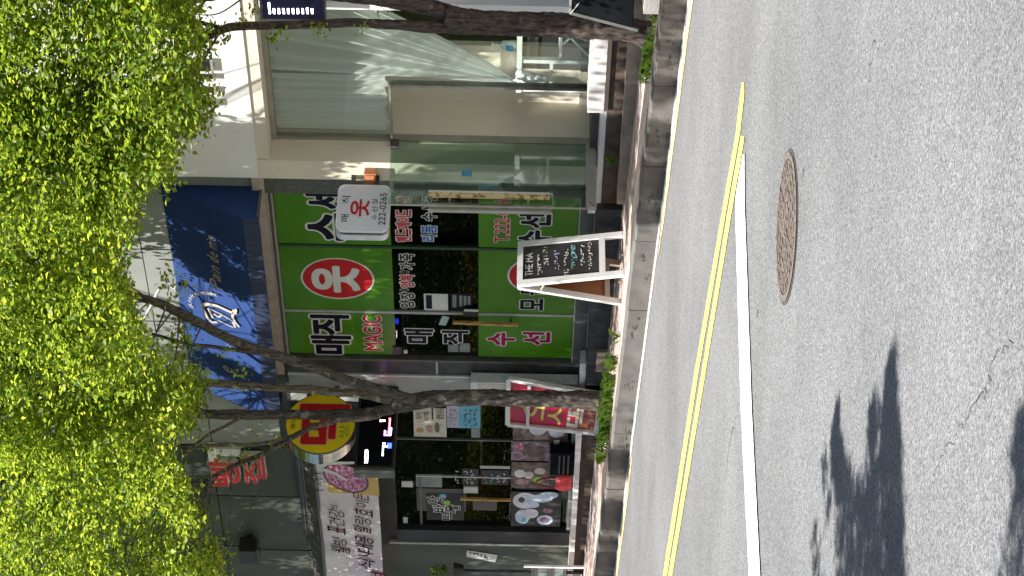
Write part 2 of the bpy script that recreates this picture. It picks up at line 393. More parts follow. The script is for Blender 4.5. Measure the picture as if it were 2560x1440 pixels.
# ------------------------------------------------------------------ lettering
_tc = {}
def textmesh(body, shear=0.0):
    """flat faces of a line of text from Blender's own font"""
    key = (body, shear)
    if key in _tc: return _tc[key]
    cu = bpy.data.curves.new('lettering', 'FONT'); cu.body = body; cu.size = 1.0; cu.shear = shear; cu.resolution_u = 4
    o = bpy.data.objects.new('lettering', cu); COL.objects.link(o)
    dg = bpy.context.evaluated_depsgraph_get()
    me = bpy.data.meshes.new_from_object(o.evaluated_get(dg))
    v = np.array([p.co[:] for p in me.vertices]) if len(me.vertices) else np.zeros((0, 3))
    f = [tuple(p.vertices) for p in me.polygons]
    bpy.data.objects.remove(o); bpy.data.curves.remove(cu); bpy.data.meshes.remove(me)
    _tc[key] = (v, f); return v, f
def raster(v, f, w, h, rows):
    """fill the flat text into a grid of square cells (row 0 at the bottom); w x h metres"""
    cell = h / rows; cols = max(2, int(round(w / cell)))
    lo, hi = v.min(0), v.max(0)
    P = (v[:, :2] - lo[:2]) / np.maximum(hi[:2] - lo[:2], 1e-4) * np.array([cols, rows])
    G = np.zeros((rows, cols), bool)
    for q in f:
        for k in range(1, len(q) - 1):
            a, b, c = P[q[0]], P[q[k]], P[q[k + 1]]
            x0, x1 = int(max(0, min(a[0], b[0], c[0]) - 1)), int(min(cols, max(a[0], b[0], c[0]) + 2))
            y0, y1 = int(max(0, min(a[1], b[1], c[1]) - 1)), int(min(rows, max(a[1], b[1], c[1]) + 2))
            if x1 <= x0 or y1 <= y0: continue
            X, Y = np.meshgrid(np.arange(x0, x1) + .5, np.arange(y0, y1) + .5)
            d = (b[0] - a[0]) * (c[1] - a[1]) - (b[1] - a[1]) * (c[0] - a[0])
            if abs(d) < 1e-9: continue
            s1 = ((b[0] - a[0]) * (Y - a[1]) - (b[1] - a[1]) * (X - a[0])) / d
            s2 = ((c[0] - b[0]) * (Y - b[1]) - (c[1] - b[1]) * (X - b[0])) / d
            s3 = ((a[0] - c[0]) * (Y - c[1]) - (a[1] - c[1]) * (X - c[0])) / d
            G[y0:y1, x0:x1] |= (s1 >= -1e-6) & (s2 >= -1e-6) & (s3 >= -1e-6)
    return G, cell
def dilate(G, r):
    """thicken by r cells; the grid grows by ceil(r) on every side"""
    R = int(math.ceil(r)); H = np.pad(G, R)
    if r <= 0: return H, R
    out = np.zeros_like(H)
    for dy in range(-R, R + 1):
        for dx in range(-R, R + 1):
            if dx * dx + dy * dy <= r * r + .25: out |= np.roll(np.roll(H, dy, 0), dx, 1)
    return out, R
def runs(G):
    act, done = {}, []
    for y in range(G.shape[0] + 1):
        cur = set()
        if y < G.shape[0]:
            d = np.diff(np.concatenate(([0], G[y].astype(np.int8), [0])))
            cur = set(zip(np.where(d == 1)[0].tolist(), np.where(d == -1)[0].tolist()))
        for k in list(act):
            if k not in cur: done.append((k[0], k[1], act.pop(k), y))
        for k in cur: act.setdefault(k, y)
    return done
def letter(body, o, r, u, w, h, mat, parent, off=0.014, outline=None, ow=0.055, eps=0.0016, shear=0.0, name='lettering', thick=0.0):
    """print text into a w x h box whose lower-left corner is o, along r (right) and u (up); off and ow thicken the strokes"""
    o, r, u = Vector(o), Vector(r).normalized(), Vector(u).normalized()
    n = r.cross(u)
    v, f = textmesh(body, shear)
    if len(v) == 0: return None
    fill = off * 1.35 * h; edge = (ow * 0.9 * h) if outline else 0
    rows = int(min(150, max(36, h * 270 * 1.6)))
    gw, gh = max(w - 2 * fill, w * .6), max(h - 2 * fill, h * .6)
    G, cell = raster(v, f, gw, gh, rows)
    ob = None
    for k, (rad, mt) in enumerate(([(fill + edge, outline)] if outline else []) + [(fill, mat)]):
        D, R = dilate(G, rad / cell)
        e = eps * (1 if outline and k == 0 else 2)
        o2 = o + r * (fill - R * cell) + u * (fill - R * cell) + n * e
        mb = MB()
        for (x0, x1, y0, y1) in runs(D):
            q = [o2 + r * (x0 * cell) + u * (y0 * cell), o2 + r * (x1 * cell) + u * (y0 * cell), o2 + r * (x1 * cell) + u * (y1 * cell), o2 + r * (x0 * cell) + u * (y1 * cell)]
            if thick: mb.hexa([p - n * thick for p in q], q)
            else: mb.quad(*q)
        ob = mb.build(name if not (outline and k == 0) else name + '_outline', mt, parent)
    return ob
FR, FU = Vector((1, 0, 0)), Vector((0, 0, 1))       # facade: right, up
def fletter(body, px0, py0, px1, py1, y, mat, parent, **kw):
    x0, x1, z0, z1 = fac(px0, py0, px1, py1, y)
    return letter(body, (x0, y, z0), FR, FU, x1 - x0, z1 - z0, mat, parent, **kw)
PR = Vector((0, 1, 0))
def pletter(body, px0, py0, px1, py1, x, mat, parent, **kw):
    pc, qc = (px0 + px1) / 2, (py0 + py1) / 2
    y0, y1, z0, z1 = atx(pc, py1, x).y, atx(pc, py0, x).y, atx(px1, qc, x).z, atx(px0, qc, x).z
    return letter(body, (x, y0, z0), PR, FU, y1 - y0, z1 - z0, mat, parent, **kw)
def fquad(name, px0, py0, px1, py1, y, mat, parent, t=0.003):
    x0, x1, z0, z1 = fac(px0, py0, px1, py1, y)
    return MB().box(x0, x1, y, y + t, z0, z1).build(name, mat, parent)
def fell(name, px, py, rpx, rpy, y, mat, parent, t=0.002):
    c = aty(px, py, y); rx = abs(aty(px, py - rpy, y).x - c.x); rzz = abs(aty(px - rpx, py, y).z - c.z)
    return MB().disc(c, (rx, 0, 0), (0, 0, rzz), (0, -1, 0), 28, t).build(name, mat, parent)
def scribble(px0, py0, px1, py1, frame, mat, parent, n=9, wid=0.006, amp=1.0, name='chalk_writing'):
    """one line of handwriting too small to read: short strokes; frame(s,t) gives the point"""
    mb = MB(); k = 0
    for i in range(n):
        s0 = i / n + random.uniform(0, 0.02)
        for j in range(random.choice((2, 3, 3))):
            a = (s0 + random.uniform(0, 0.75 / n), random.uniform(0.0, 1.0)); ang = random.choice((0, math.pi / 2, random.uniform(0, 3)))
            ll = random.uniform(0.35, 0.8)
            b = (a[0] + math.cos(ang) * ll * 0.7 / n, min(1, max(0, a[1] + math.sin(ang) * ll)))
            p, q = frame(*a), frame(*b)
            if (p - q).length < 0.004: continue
            mb.bar(p, q, wid, 0.0012 + 0.0002 * k, up=frame.n); k += 1
    return tag(mb.build(name, mat, parent), kind='stuff')

# ================================================================== THE SETTING
YK = 13.15            # kerb face
KH = 0.20             # kerb height
YW = 14.6             # foot of the shop steps
def sheet(name, x0, x1, y0, y1, off, mat, label=None, nx=1):
    mb = MB(); xs = [x0 + (x1 - x0) * i / nx for i in range(nx + 1)]
    for a, b in zip(xs, xs[1:]):
        mb.quad((a, y0, rz(a, off)), (b, y0, rz(b, off)), (b, y1, rz(b, off)), (a, y1, rz(a, off)))
    return tag(mb.build(name, mat), kind='structure')
sheet('ground', -160, 160, -120, 160, -0.30, 'concrete')
sheet('road', -120, 120, -14, 13.0, 0, 'asphalt')
sheet('gutter', -60, 30, 13.0, YK + 0.01, 0.004, 'gutter')
sheet('pavement', -60, 30, YK + 0.12, 15.3, KH - 0.004, 'paving')
pm('strip_brown', (0.030, 0.025, 0.022), 0.95, c2=(0.085, 0.068, 0.058), scale=9, bump=0.6, bscale=40, stretch=(1, 3, 1))  # mottled dark brown for the ragged strip along the kerb
pm('paver_dark', (0.085, 0.065, 0.062), 0.85, c2=(0.17, 0.13, 0.12), scale=3, bump=0.3, bscale=50, stretch=(.6, 4, 1))
def ragged(name, x0, x1, ya, yb, off, mat):
    mb = MB(); pr = None; x = x0
    while x <= x1:
        e = min(1, (x - x0) / .5, (x1 - x) / .5); w = .09 * mnoise.noise(Vector((x * 1.7, 0, 4))) + .04 * mnoise.noise(Vector((x * 6, 0, 4)))
        cur = (Vector((x, ya, rz(x, off))), Vector((x, ya + (yb - ya + w) * max(.05, e), rz(x, off))))
        if pr: mb.quad(pr[0], cur[0], cur[1], pr[1])
        pr = cur; x += .06
    return tag(mb.build(name, mat), kind='structure')
ragged('dark_strip', -16.6, 4, YK + .125, 13.78, KH, 'strip_brown')
ragged('dark_strip', -21.0, -18.9, YK + .125, 13.62, KH, 'strip_brown')
ragged('paving_band', -40, -21.0, YK + .125, 13.45, KH, 'paver_dark')
sheet('pavement', -120, 120, -30, -14, 0.12, 'concrete')

# kerb: separate stones, each a part
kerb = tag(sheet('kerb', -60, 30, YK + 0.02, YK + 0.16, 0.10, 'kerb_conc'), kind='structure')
def kerb_mesh(Ls, dark):
    mb = MB(); g = GRADE; ch = 0.018
    prof = [(0.0, -0.05), (0.0, KH - ch), (ch, KH), (0.125, KH), (0.125, -0.05)]
    lo = [(0.0, y, z) for y, z in prof]; hi = [(Ls, y, z - g * Ls) for y, z in prof]
    mb.hexa(lo, hi); me = bpy.data.meshes.new('kerb_stone'); me.from_pydata(mb.v, [], mb.f)
    me.materials.append(M['kerb_conc']); me.materials.append(M['kerb_top_sunlit']); me.update()
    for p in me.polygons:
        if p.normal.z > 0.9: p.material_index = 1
    return me
kms = [kerb_mesh(0.992, 0), kerb_mesh(0.992, 1), kerb_mesh(0.992, 2)]
for i in range(24):
    x = -30.0 + i
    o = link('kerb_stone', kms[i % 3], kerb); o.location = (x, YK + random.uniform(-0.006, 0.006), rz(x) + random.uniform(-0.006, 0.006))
# oil-dark spots and pock marks on the kerb face
mb = MB()
for i in range(64):
    x = random.uniform(-22.5, -13); z = rz(x) + random.uniform(0.03, 0.13); w = random.uniform(0.012, 0.04); hh = random.uniform(0.004, 0.010)
    x = round(x * 1.1) / 1.1 + random.uniform(-.17, .17)
    mb.disc((x, YK - 0.0085, z), (w, 0, 0), (0, 0, hh), (0, -1, 0), 8)
tag(mb.build('kerb_stain', 'stain', kerb), kind='stuff')

# road markings (worn paint, cut off by the edge of a newer strip of asphalt)
def lerp_tab(tab, q):
    for (q0, p0), (q1, p1) in zip(tab, tab[1:]):
        if q <= q1: return p0 + (p1 - p0) * (q - q0) / (q1 - q0)
    (q0, p0), (q1, p1) = tab[-2:]; return p0 + (p1 - p0) * (q - q0) / (q1 - q0)
EDGE = [(100, 1860), (500, 1861), (1020, 1879), (1440, 1900)]
Y1 = [(100, 1877), (208, 1859), (330, 1845), (500, 1815), (920, 1743), (1440, 1662)]
Y2 = [(339, 1857.5), (500, 1829.5), (920, 1761), (1440, 1675.5)]
WLF = [(385, 1857), (430, 1849), (500, 1838), (560, 1839), (1020, 1852), (1440, 1872)]
def strip(name, lf, rf, q0, q1, mat, off, step=12):
    mb = MB(); pr = None; q = q0
    while q <= q1:
        a, b = lf(q), min(rf(q), lerp_tab(EDGE, q))
        if b > a + 0.2:
            jit = random.uniform(-0.35, 0.35)
            cur = (road(a + jit, q, off), road(b + jit * 0.6, q, off))
            if pr: mb.quad(pr[0], cur[0], cur[1], pr[1])
            pr = cur
        q += step
    return tag(mb.build(name, mat), kind='structure')
strip('yellow_line', lambda q: lerp_tab(Y1, q) - 5, lambda q: lerp_tab(Y1, q) + 5, 206, 3600, 'yellow_line', 0.005)
strip('yellow_line', lambda q: lerp_tab(Y2, q) - 5, lambda q: lerp_tab(Y2, q) + 4.5, 340, 3600, 'yellow_line', 0.005)
strip('white_line', lambda q: lerp_tab(WLF, q), lambda q: 3000, 386, 3600, 'white_line', 0.008)
# faded edge line by the gutter, worn away in the middle
def edge_line(x0, x1, y0, y1, off, mat):
    mb = MB(); x = x0; pr = None
    while x <= x1 + 1e-6:
        f = min(1, (x - x0) / 0.6, (x1 - x) / 0.6) if x0 > -30 else min(1, (x1 - x) / 0.6)
        j = random.uniform(-0.012, 0.012); hw = (y1 - y0) / 2 * max(0.05, f); c = (y0 + y1) / 2
        cur = ((x, c - hw + j, rz(x, off)), (x, c + hw + j, rz(x, off)))
        if pr: mb.quad(pr[0], cur[0], cur[1], pr[1])
        pr = cur; x += 0.15
    return tag(mb.build('edge_line', mat), kind='structure')
edge_line(-15.9, 5, 12.82, 12.985, 0.005, 'edge_line')
edge_line(-34, -18.9, 12.83, 12.985, 0.005, 'edge_line')

# cracks in the asphalt
def crack(pts, w):
    P = [road(*p, 0.003) for p in pts]; mb = MB()
    Q = []
    for a, b in zip(P, P[1:]):
        for k in range(4): Q.append(a.lerp(b, k / 4) + Vector((random.uniform(-.015, .015), random.uniform(-.03, .03), 0)))
    Q.append(P[-1])
    for i, (a, b) in enumerate(zip(Q, Q[1:])):
        ww = w * random.uniform(0.3, 1.2)
        d = (b - a).normalized(); s = Vector((-d.y, d.x, 0)) * ww
        mb.quad(a - s, b - s, b + s, a + s)
    return tag(mb.build('road_crack', 'crack'), kind='structure')
crack([(2530, 845), (2510, 868), (2478, 920), (2472, 955), (2455, 995), (2425, 1040), (2412, 1070)], 0.0022)
crack([(2412, 1070), (2380, 1100), (2350, 1150), (2330, 1190)], 0.0014)
crack([(1845, 1010), (1835, 1060), (1822, 1120), (1812, 1200)], 0.004)
crack([(1897, 775), (1891, 795)], 0.006)
crack([(2010, 420), (2005, 445)], 0.005)
crack([(2190, 90), (2180, 130), (2172, 175), (2168, 250)], 0.0025)

# manhole cover
mc = road(1968, 567.5, 0.0)
def tilt(x, y, off): return Vector((x, y, rz(x, off)))
mh = thing('manhole_cover', 'round rust brown iron manhole cover set in the grey road', 'manhole cover', tilt(mc.x, mc.y, 0))
def dsk(r, off, seg=56, r0=None):
    mb = MB(); R1 = [tilt(mc.x + r * math.cos(2 * math.pi * k / seg), mc.y + r * math.sin(2 * math.pi * k / seg), off) for k in range(seg)]
    if r0 is None: return mb.add(R1, [tuple(range(seg))])
    R0 = [tilt(mc.x + r0 * math.cos(2 * math.pi * k / seg), mc.y + r0 * math.sin(2 * math.pi * k / seg), off) for k in range(seg)]
    return mb.add(R1 + R0, [(k, (k + 1) % seg, seg + (k + 1) % seg, seg + k) for k in range(seg)])
dsk(0.405, 0.003).build('joint', 'iron_dark', mh)
dsk(0.385, 0.008, r0=0.352).build('rim', 'iron_worn', mh)
dsk(0.345, 0.007).build('cover', 'iron', mh)
mb = MB()
for rr, nn in ((0.05, 5), (0.12, 10), (0.19, 16), (0.255, 22), (0.315, 28)):
    for k in range(nn):
        a = 2 * math.pi * (k + random.uniform(-.1, .1)) / nn; c = Vector((mc.x + rr * math.cos(a), mc.y + rr * math.sin(a)))
        tx = Vector((-math.sin(a), math.cos(a))) * 0.024 if k % 2 else Vector((math.cos(a), math.sin(a))) * 0.02
        sx = Vector((-tx.y, tx.x)).normalized() * 0.009
        q = [c - tx - sx, c + tx - sx, c + tx + sx, c - tx + sx]
        mb.hexa([tilt(p.x, p.y, 0.007) for p in q], [tilt(p.x, p.y, 0.013) for p in q])
tag(mb.build('raised_pattern', 'iron_worn', mh), kind='stuff')

# ================================================================== BUILDINGS
YF = 14.9
XG0, XG1 = -20.15, -17.46        # green shop opening
ZT, ZB = 3.965, 0.95
# ---------------- tailor's shop
ta = thing('tailor_shop', 'grey stone building with a green lettered clothing repair shopfront', 'building', (-18.8, 15.5, 0.6))
# upper stone panels, each a piece with its joint
ZU0 = 4.15
def stone_panels(x0, x1, xs, zs, mat, parent, y=14.90, t=0.05, jit=0.004):
    ex = [x0] + xs + [x1]
    for (za, zb) in zip(zs, zs[1:]):
        for a, b in zip(ex, ex[1:]):
            yy = y + random.uniform(-jit, jit)
            MB().box(a + 0.006, b - 0.006, yy, yy + t, za + 0.006, zb - 0.006).build('stone_panel', mat, parent)
MB().box(-21.9, -17.17, 14.953, 15.2, 4.0, 9.5).build('wall', 'stone_green', ta)
stone_panels(-21.9, -17.17, [-20.85, -19.62, -18.42], [4.16, 4.95, 5.36, 6.3, 7.3, 8.4, 9.5], 'stone_grey', ta)
MB().box(-20.45, -17.2, 14.84, 14.953, 4.035, 4.155).build('fascia', 'fascia', ta)
for k, (za, zb, yy, mt) in enumerate(((4.012, 4.033, 14.855, 'alu'), (3.992, 4.008, 14.862, 'alu_dark'), (3.968, 3.988, 14.868, 'alu'))):
    MB().box(-20.22, -17.45, yy, 14.95, za, zb).build('frame_rail', mt, ta)
MB().box(-17.458, -17.17, 14.86, 15.1, 0.6, 4.03).build('pillar', 'granite_dark', ta)
MB().box(-20.43, -20.20, 14.87, 15.1, 0.6, 4.03).build('pillar', 'stone_black', ta)
MB().box(-20.195, -20.165, 14.86, 15.0, 0.88, 3.965).build('frame_post', 'alu_dark', ta)
MB().box(-20.465, -20.435, 14.85, 15.0, 0.84, 4.0).build('trim', 'alu_light', ta)
MB().box(-20.43, -20.20, 14.866, 14.868, 2.38, 2.40).build('joint', 'alu', ta)
MB().box(-20.98, -20.467, 14.88, 15.1, 0.6, 4.0).build('wall_pier', 'stone_pale', ta)
MB().box(-20.2, -17.3, 14.84, 15.1, 0.80, 0.94).build('sill', 'granite_dark', ta)
MB().box(-20.2, -17.3, 14.60, 14.838, 0.3, 0.795).build('step', 'black_riser', ta)
MB().box(-24.2, -19.9, 14.66, 14.836, 0.80, 0.86).build('threshold', 'white_marble', ta)
MB().box(-24.2, -20.202, 14.69, 14.835, 0.3, 0.797).build('riser', 'brown_riser', ta)
MB().box(-19.9, -19.55, 14.56, 14.598, 0.3, 0.70).build('step_patch', 'tan_ledge', ta)
# interior
def room(x0, x1, y1, z0, z1, mat, fl, parent):
    MB().box(x0, x1, y1, y1 + 0.1, z0, z1).build('interior_wall', mat, parent)
    MB().box(x0 - 0.05, x0, 15.1, y1, z0, z1).build('interior_wall', mat, parent)
    MB().box(x1, x1 + 0.05, 15.1, y1, z0, z1).build('interior_wall', mat, parent)
    MB().box(x0, x1, 14.96, y1, z0 - 0.1, z0).build('interior_floor', fl, parent)
    MB().box(x0, x1, 15.1, y1, z1, z1 + 0.1).build('interior_ceiling', mat, parent)
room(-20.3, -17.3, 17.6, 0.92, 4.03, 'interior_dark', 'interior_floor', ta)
MB().box(-17.3, -20.98 + 0.4, 14.97, 30, 9.5, 9.7)
# three bays of glazing with lettered film; bay edges
bays = [(-20.135, -19.405), (-19.365, -18.335), (-18.285, -17.475)]
ZM0, ZM1 = 1.945, 2.825
for i, (a, b) in enumerate(bays):
    g = MB().box(a, b, 14.915, 14.925, ZB, ZT).build('pane', 'glass_dark', ta)
for x in (-19.385, -18.31):
    MB().box(x - 0.018, x + 0.018, 14.895, 14.935, ZB, ZT).build('mullion', 'frame_green' if x > -19 else 'alu', ta)
MB().box(-20.16, -17.46, 14.86, 14.95, ZB - 0.012, ZB).build('frame_rail', 'alu_light', ta)
up, lowp = [], []
for i, (a, b) in enumerate(bays):
    up.append(MB().box(a, b, 14.905, 14.911, ZM1, ZT - 0.004).build('green_panel', 'green_film', ta))
    lowp.append(MB().box(a, b, 14.905, 14.911, ZB + 0.004, ZM0).build('green_panel', 'green_film', ta))
YL = 14.9045
KW = dict(outline='film_white', off=0.030, ow=0.045)
fletter('매', 778, 838, 880, 885, YL, 'film_navy', up[0], **KW)
fletter('직', 776, 786, 875, 836, YL, 'film_navy', up[0], **KW)
fletter('MAGIC', 908, 789, 955, 876, YL, 'film_red', up[0], outline='film_white', off=0.02, ow=0.05)
def oval(px, py, rx, ry, parent):
    fell('oval_border', px, py, rx, ry, YL, 'film_white', parent)
    fell('oval', px, py, rx - 5, ry - 3.2, YL - 0.003, 'film_red', parent)
oval(844, 697, 92, 52, up[1])
fletter('옷', 778, 664, 900, 731, YL - 0.0035, 'film_white', up[1], off=0.035)
fletter('수', 768, 532, 905, 602, YL, 'film_navy', up[2], **KW)
fletter('선', 764, 480, 880, 522, YL, 'film_navy', up[2], **KW)
fletter('수', 1218, 831, 1288, 864, YL, 'film_magenta', lowp[0], **KW)
fletter('선', 1306, 829, 1376, 862, YL, 'film_magenta', lowp[0], **KW)
oval(1352, 690, 84, 48, lowp[1])
fletter('옷', 1300, 664, 1405, 720, YL - 0.0035, 'film_white', lowp[1], off=0.035)
fletter('모', 1300, 746, 1358, 776, YL, 'film_navy', lowp[1], **KW)
fletter('든', 1302, 706, 1356, 738, YL, 'film_navy', lowp[1], **KW)
fletter('T.222-0265', 1236, 440 + 45, 1275, 606, YL, 'film_red', lowp[2], outline='film_white', off=0.012, ow=0.055)
fletter('수', 1296, 575, 1378, 616, YL, 'film_navy', lowp[2], **KW)
fletter('선', 1298, 532, 1378, 570, YL, 'film_navy', lowp[2], **KW)
gp = [o for o in ta.children if o.name.startswith('pane')]
gp.sort(key=lambda o: o.data.vertices[0].co.x)
fletter('매', 1012, 822, 1084, 858, YL + 0.008, 'film_navy', gp[0], **KW)
fletter('직', 1104, 826, 1172, 860, YL + 0.008, 'film_navy', gp[0], **KW)
for i, (t, c) in enumerate((('양', 'film_black'), ('장', 'film_black'), ('·', 'film_black'), ('양', 'film_red'), ('복', 'film_red'), ('·', 'film_black'), ('가', 'film_black'), ('죽', 'film_black'))):
    ys = [(770, 750), (748, 730), (727, 722), (719, 703), (701, 686), (682, 677), (673, 656), (652, 634)][i]
    fletter(t, 1000 - (i > 5) * 1, ys[1], 1036 if t != '·' else 1022, ys[0], YL + 0.008, c, gp[1], outline='film_white', off=0.022, ow=0.075)
for t, a, b in (('핸', 592, 604), ('드', 573, 588), ('메', 556, 571), ('이', 540, 554), ('드', 524, 538), ('선', 494, 507), ('전', 480, 492)):
    fletter(t, 990, a, 1028, b, YL + 0.008, 'film_red', gp[2], outline='film_white', off=0.022, ow=0.075)
for t, a, b, c in (('리', 587, 603, 'film_blue'), ('폼', 563, 583, 'film_blue'), ('수', 531, 552, 'film_black'), ('선', 508, 527, 'film_black'), ('전', 484, 504, 'film_black')):
    fletter(t, 1054, a, 1092, b, YL + 0.008, c, gp[2], outline='film_white', off=0.026, ow=0.07)
# notices and fittings of the shopfront
n1 = fquad('notice', 1060, 735, 1120, 776, 14.91, 'paper', ta); fquad('notice_header', 1065, 738, 1080, 772, 14.9085, 'film_navy', n1)
fquad('notice_body', 1084, 739, 1113, 772, 14.9085, 'film_white', n1)
n2 = fquad('notice', 1126, 733, 1182, 774, 14.91, 'film_black', ta)
for k, (q0, q1) in enumerate(((1131, 1141), (1148, 1156), (1159, 1166), (1169, 1176))):
    fquad('notice_line', q0, 738 + k, q1, 768 - 2 * k, 14.9085, 'paper_grey', n2)
fquad('card', 1120, 862, 1146, 880, 14.91, 'paper_grey', ta); fquad('card', 1149, 858, 1175, 880, 14.91, 'paper_grey', ta)
cc = [aty(*p, 14.905) for p in ((1096, 812), (1114, 814), (1124, 793), (1106, 790))]
MB().slab(cc[0], cc[1], cc[2], cc[3], 0.003).build('tilted_card', 'paper_teal', ta)
fquad('pivot_fitting', 982, 868, 1004, 886, 14.885, 'black_plastic', ta, 0.03)
fquad('pivot_glint', 1009, 876, 1019, 884, 14.9, 'alu_light', ta, 0.01)  # pale plate standing for the white reflection on the pivot fitting
lk = fquad('lock', 1158, 776, 1196, 792, 14.88, 'black_plastic', ta, 0.03); fquad('lock_plate', 1160, 774, 1196, 779, 14.876, 'alu_light', lk, 0.006)
a, b = aty(1132, 806, 14.84), aty(1296, 812, 14.84)
h = MB().bar(a, b, 0.032, 0.03, up=(0, 1, 0)).build('door_handle', 'wood_handle', ta)
for t in (0.12, 0.88): MB().bar(a.lerp(b, t), a.lerp(b, t) + Vector((0, 0.06, 0)), 0.02).build('mount', 'black_plastic', h)
# things inside the tailor's shop
for k, (x0, x1, z1, mt) in enumerate(((-19.9, -19.5, 1.9, 'skirting'), (-18.1, -17.5, 2.3, 'olive_wall'), (-19.2, -18.5, 1.75, 'skirting'))):
    tb = thing('clothes_rail', ('narrow clothes rail inside the shop behind the door glass', 'tall clothes rail at the right end inside the tailor shop', 'low clothes rail behind the middle pane of the tailor shop')[k], 'clothes rail', (x0, 16.4, 0.92), 'clothes rails inside the tailor shop')
    MB().bar((x0, 16.4, z1), (x1, 16.4, z1), 0.03).build('bar', 'alu_dark', tb)
    for xx in (x0, x1): MB().bar((xx, 16.4, 0.92), (xx, 16.4, z1), 0.03).build('post', 'alu_dark', tb)
    for j in range(6):
        xx = x0 + (x1 - x0) * (j + 0.5) / 6
        MB().box(xx - 0.02, xx + 0.02, 16.2, 16.6, z1 - 0.75, z1 - 0.03).build('garment', random.choice(('olive_wall', 'poster_plum', 'interior_floor', 'paper_grey', 'stone_green')), tb)

# ---------------- rice cake shop
rc = thing('snack_shop', 'dark green stone building with a black glazed snack shop', 'building', (-23, 15.5, 0.6))
MB().box(-34, -21.93, 14.953, 15.2, 4.0, 9.5).build('wall', 'stone_green', rc)
stone_panels(-30.3, -21.93, [-28.8, -27.3, -25.85, -24.35, -22.95], [3.98, 4.98, 6.0, 7.2, 8.4, 9.5], 'stone_green', rc)
MB().box(-23.9, -20.99, 14.87, 15.1, 2.9, 3.97).build('fascia', 'black_plastic', rc)
MB().box(-23.78, -23.52, 14.84, 15.1, 0.86, 2.9).build('pillar', 'black_plastic', rc)
MB().box(-23.82, -23.785, 14.83, 15.0, 0.86, 3.0).build('trim', 'alu', rc)
MB().box(-25.1, -23.83, 14.88, 15.1, 0.4, 3.98).build('wall_pier', 'stone_green', rc)
MB().box(-34, -27.2, 14.88, 15.1, 0.4, 3.98).build('wall_pier', 'stone_green', rc)
MB().box(-27.2, -25.1, 14.88, 15.1, 2.6, 3.98).build('lintel', 'stone_green', rc)
MB().box(-27.2, -25.1, 14.95, 14.96, 0.9, 2.6).build('pane', 'glass_dark', rc)
MB().box(-27.2, -25.1, 14.88, 15.1, 0.4, 0.9).build('sill', 'granite_dark', rc)
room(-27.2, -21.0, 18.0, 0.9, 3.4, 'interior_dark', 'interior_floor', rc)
for (a, b) in ((-23.51, -22.48), (-22.455, -21.72), (-21.69, -21.0)):
    MB().box(a, b, 14.915, 14.925, 0.9, 2.9).build('pane', 'glass_dark', rc)
MB().box(-23.52, -20.98, 14.88, 14.95, 0.862, 0.90).build('frame_rail', 'alu_light', rc)
MB().box(-21.715, -21.695, 14.89, 14.94, 0.9, 2.9).build('mullion', 'alu_dark', rc)
d = MB().box(-22.477, -22.462, 14.90, 14.93, 0.9, 2.66).build('door_edge', 'alu_light', rc)
MB().box(-23.5, -22.478, 14.905, 14.914, 2.6, 2.63).build('door_rail', 'alu_dark', rc)
hd = MB().bar(aty(1150, 1247, 14.86), aty(1278, 1250, 14.86), 0.028, up=(0, 1, 0)).build('door_handle', 'wood_handle', rc)
fquad('lock', 1159, 1218, 1195, 1233, 14.895, 'alu_light', rc, 0.02)
fquad('hinge_cap', 1004, 1204, 1032, 1218, 14.9, 'alu_light', rc, 0.01); fquad('hinge_cap', 1008, 1294, 1019, 1308, 14.9, 'alu_light', rc, 0.01)
MB().box(-22.45, -21.0, 14.93, 14.95, 1.9, 1.92).build('shelf_edge', 'alu', rc)
for k, (p0, q0, p1, q1, mt) in enumerate(((1040, 1186, 1105, 1218, 'paper_grey'), (1042, 1222, 1165, 1278, 'interior_floor'), (1182, 1252, 1242, 1276, 'interior_floor'), (1200, 1165, 1275, 1172, 'alu'))):
    fquad('door_sheet', p0, q0, p1, q1, 14.913, mt, rc, 0.0015)
nb = fquad('opening_hours', 1155, 1172, 1196, 1212, 14.91, 'ink', rc)
class Fr:
    def __init__(s, o, r, u): s.o, s.r, s.u = Vector(o), Vector(r), Vector(u); s.n = s.r.cross(s.u).normalized()
    def __call__(s, a, b): return s.o + s.r * a + s.u * b
def ffr(px0, py0, px1, py1, y):
    x0, x1, z0, z1 = fac(px0, py0, px1, py1, y); return Fr((x0, y, z0), (x1 - x0, 0, 0), (0, 0, z1 - z0))
for (p0, p1) in ((1138, 1150), (1160, 1172), (1176, 1190)): scribble(0, 0, 0, 0, ffr(p0, 1176, p1, 1210, 14.908), 'paper', nb, 5, 0.008, name='printed_writing')
nb2 = fquad('opening_hours', 1203, 1176, 1272, 1212, 14.91, 'ink', rc)
for i, (p0, p1) in enumerate(((1209, 1219), (1225, 1236), (1242, 1252), (1258, 1268))): scribble(0, 0, 0, 0, ffr(p0, 1184, p1, 1208, 14.908), ('poster_pink', 'poster_blue', 'paper', 'paper')[i], nb2, 3, 0.010, name='printed_writing')
st = fquad('door_sticker', 1066, 1232, 1160, 1300, 14.9125, 'interior_dark', rc, 0.001)
for t, p0, q0, p1, q1 in (('떡', 1104, 1281, 1138, 1300), ('방', 1082, 1262, 1132, 1280), ('앗', 1068, 1240, 1112, 1260), ('간', 1120, 1262, 1150, 1278)):
    fletter(t, p0, q0, p1, q1, 14.909, 'film_black', st, outline='film_white', off=0.01, ow=0.05)
fell('printed_leaf', 1118, 1258, 8, 7, 14.9085, 'lime_print', st); fell('printed_leaf', 1107, 1240, 9, 5, 14.9085, 'poster_blue', st)
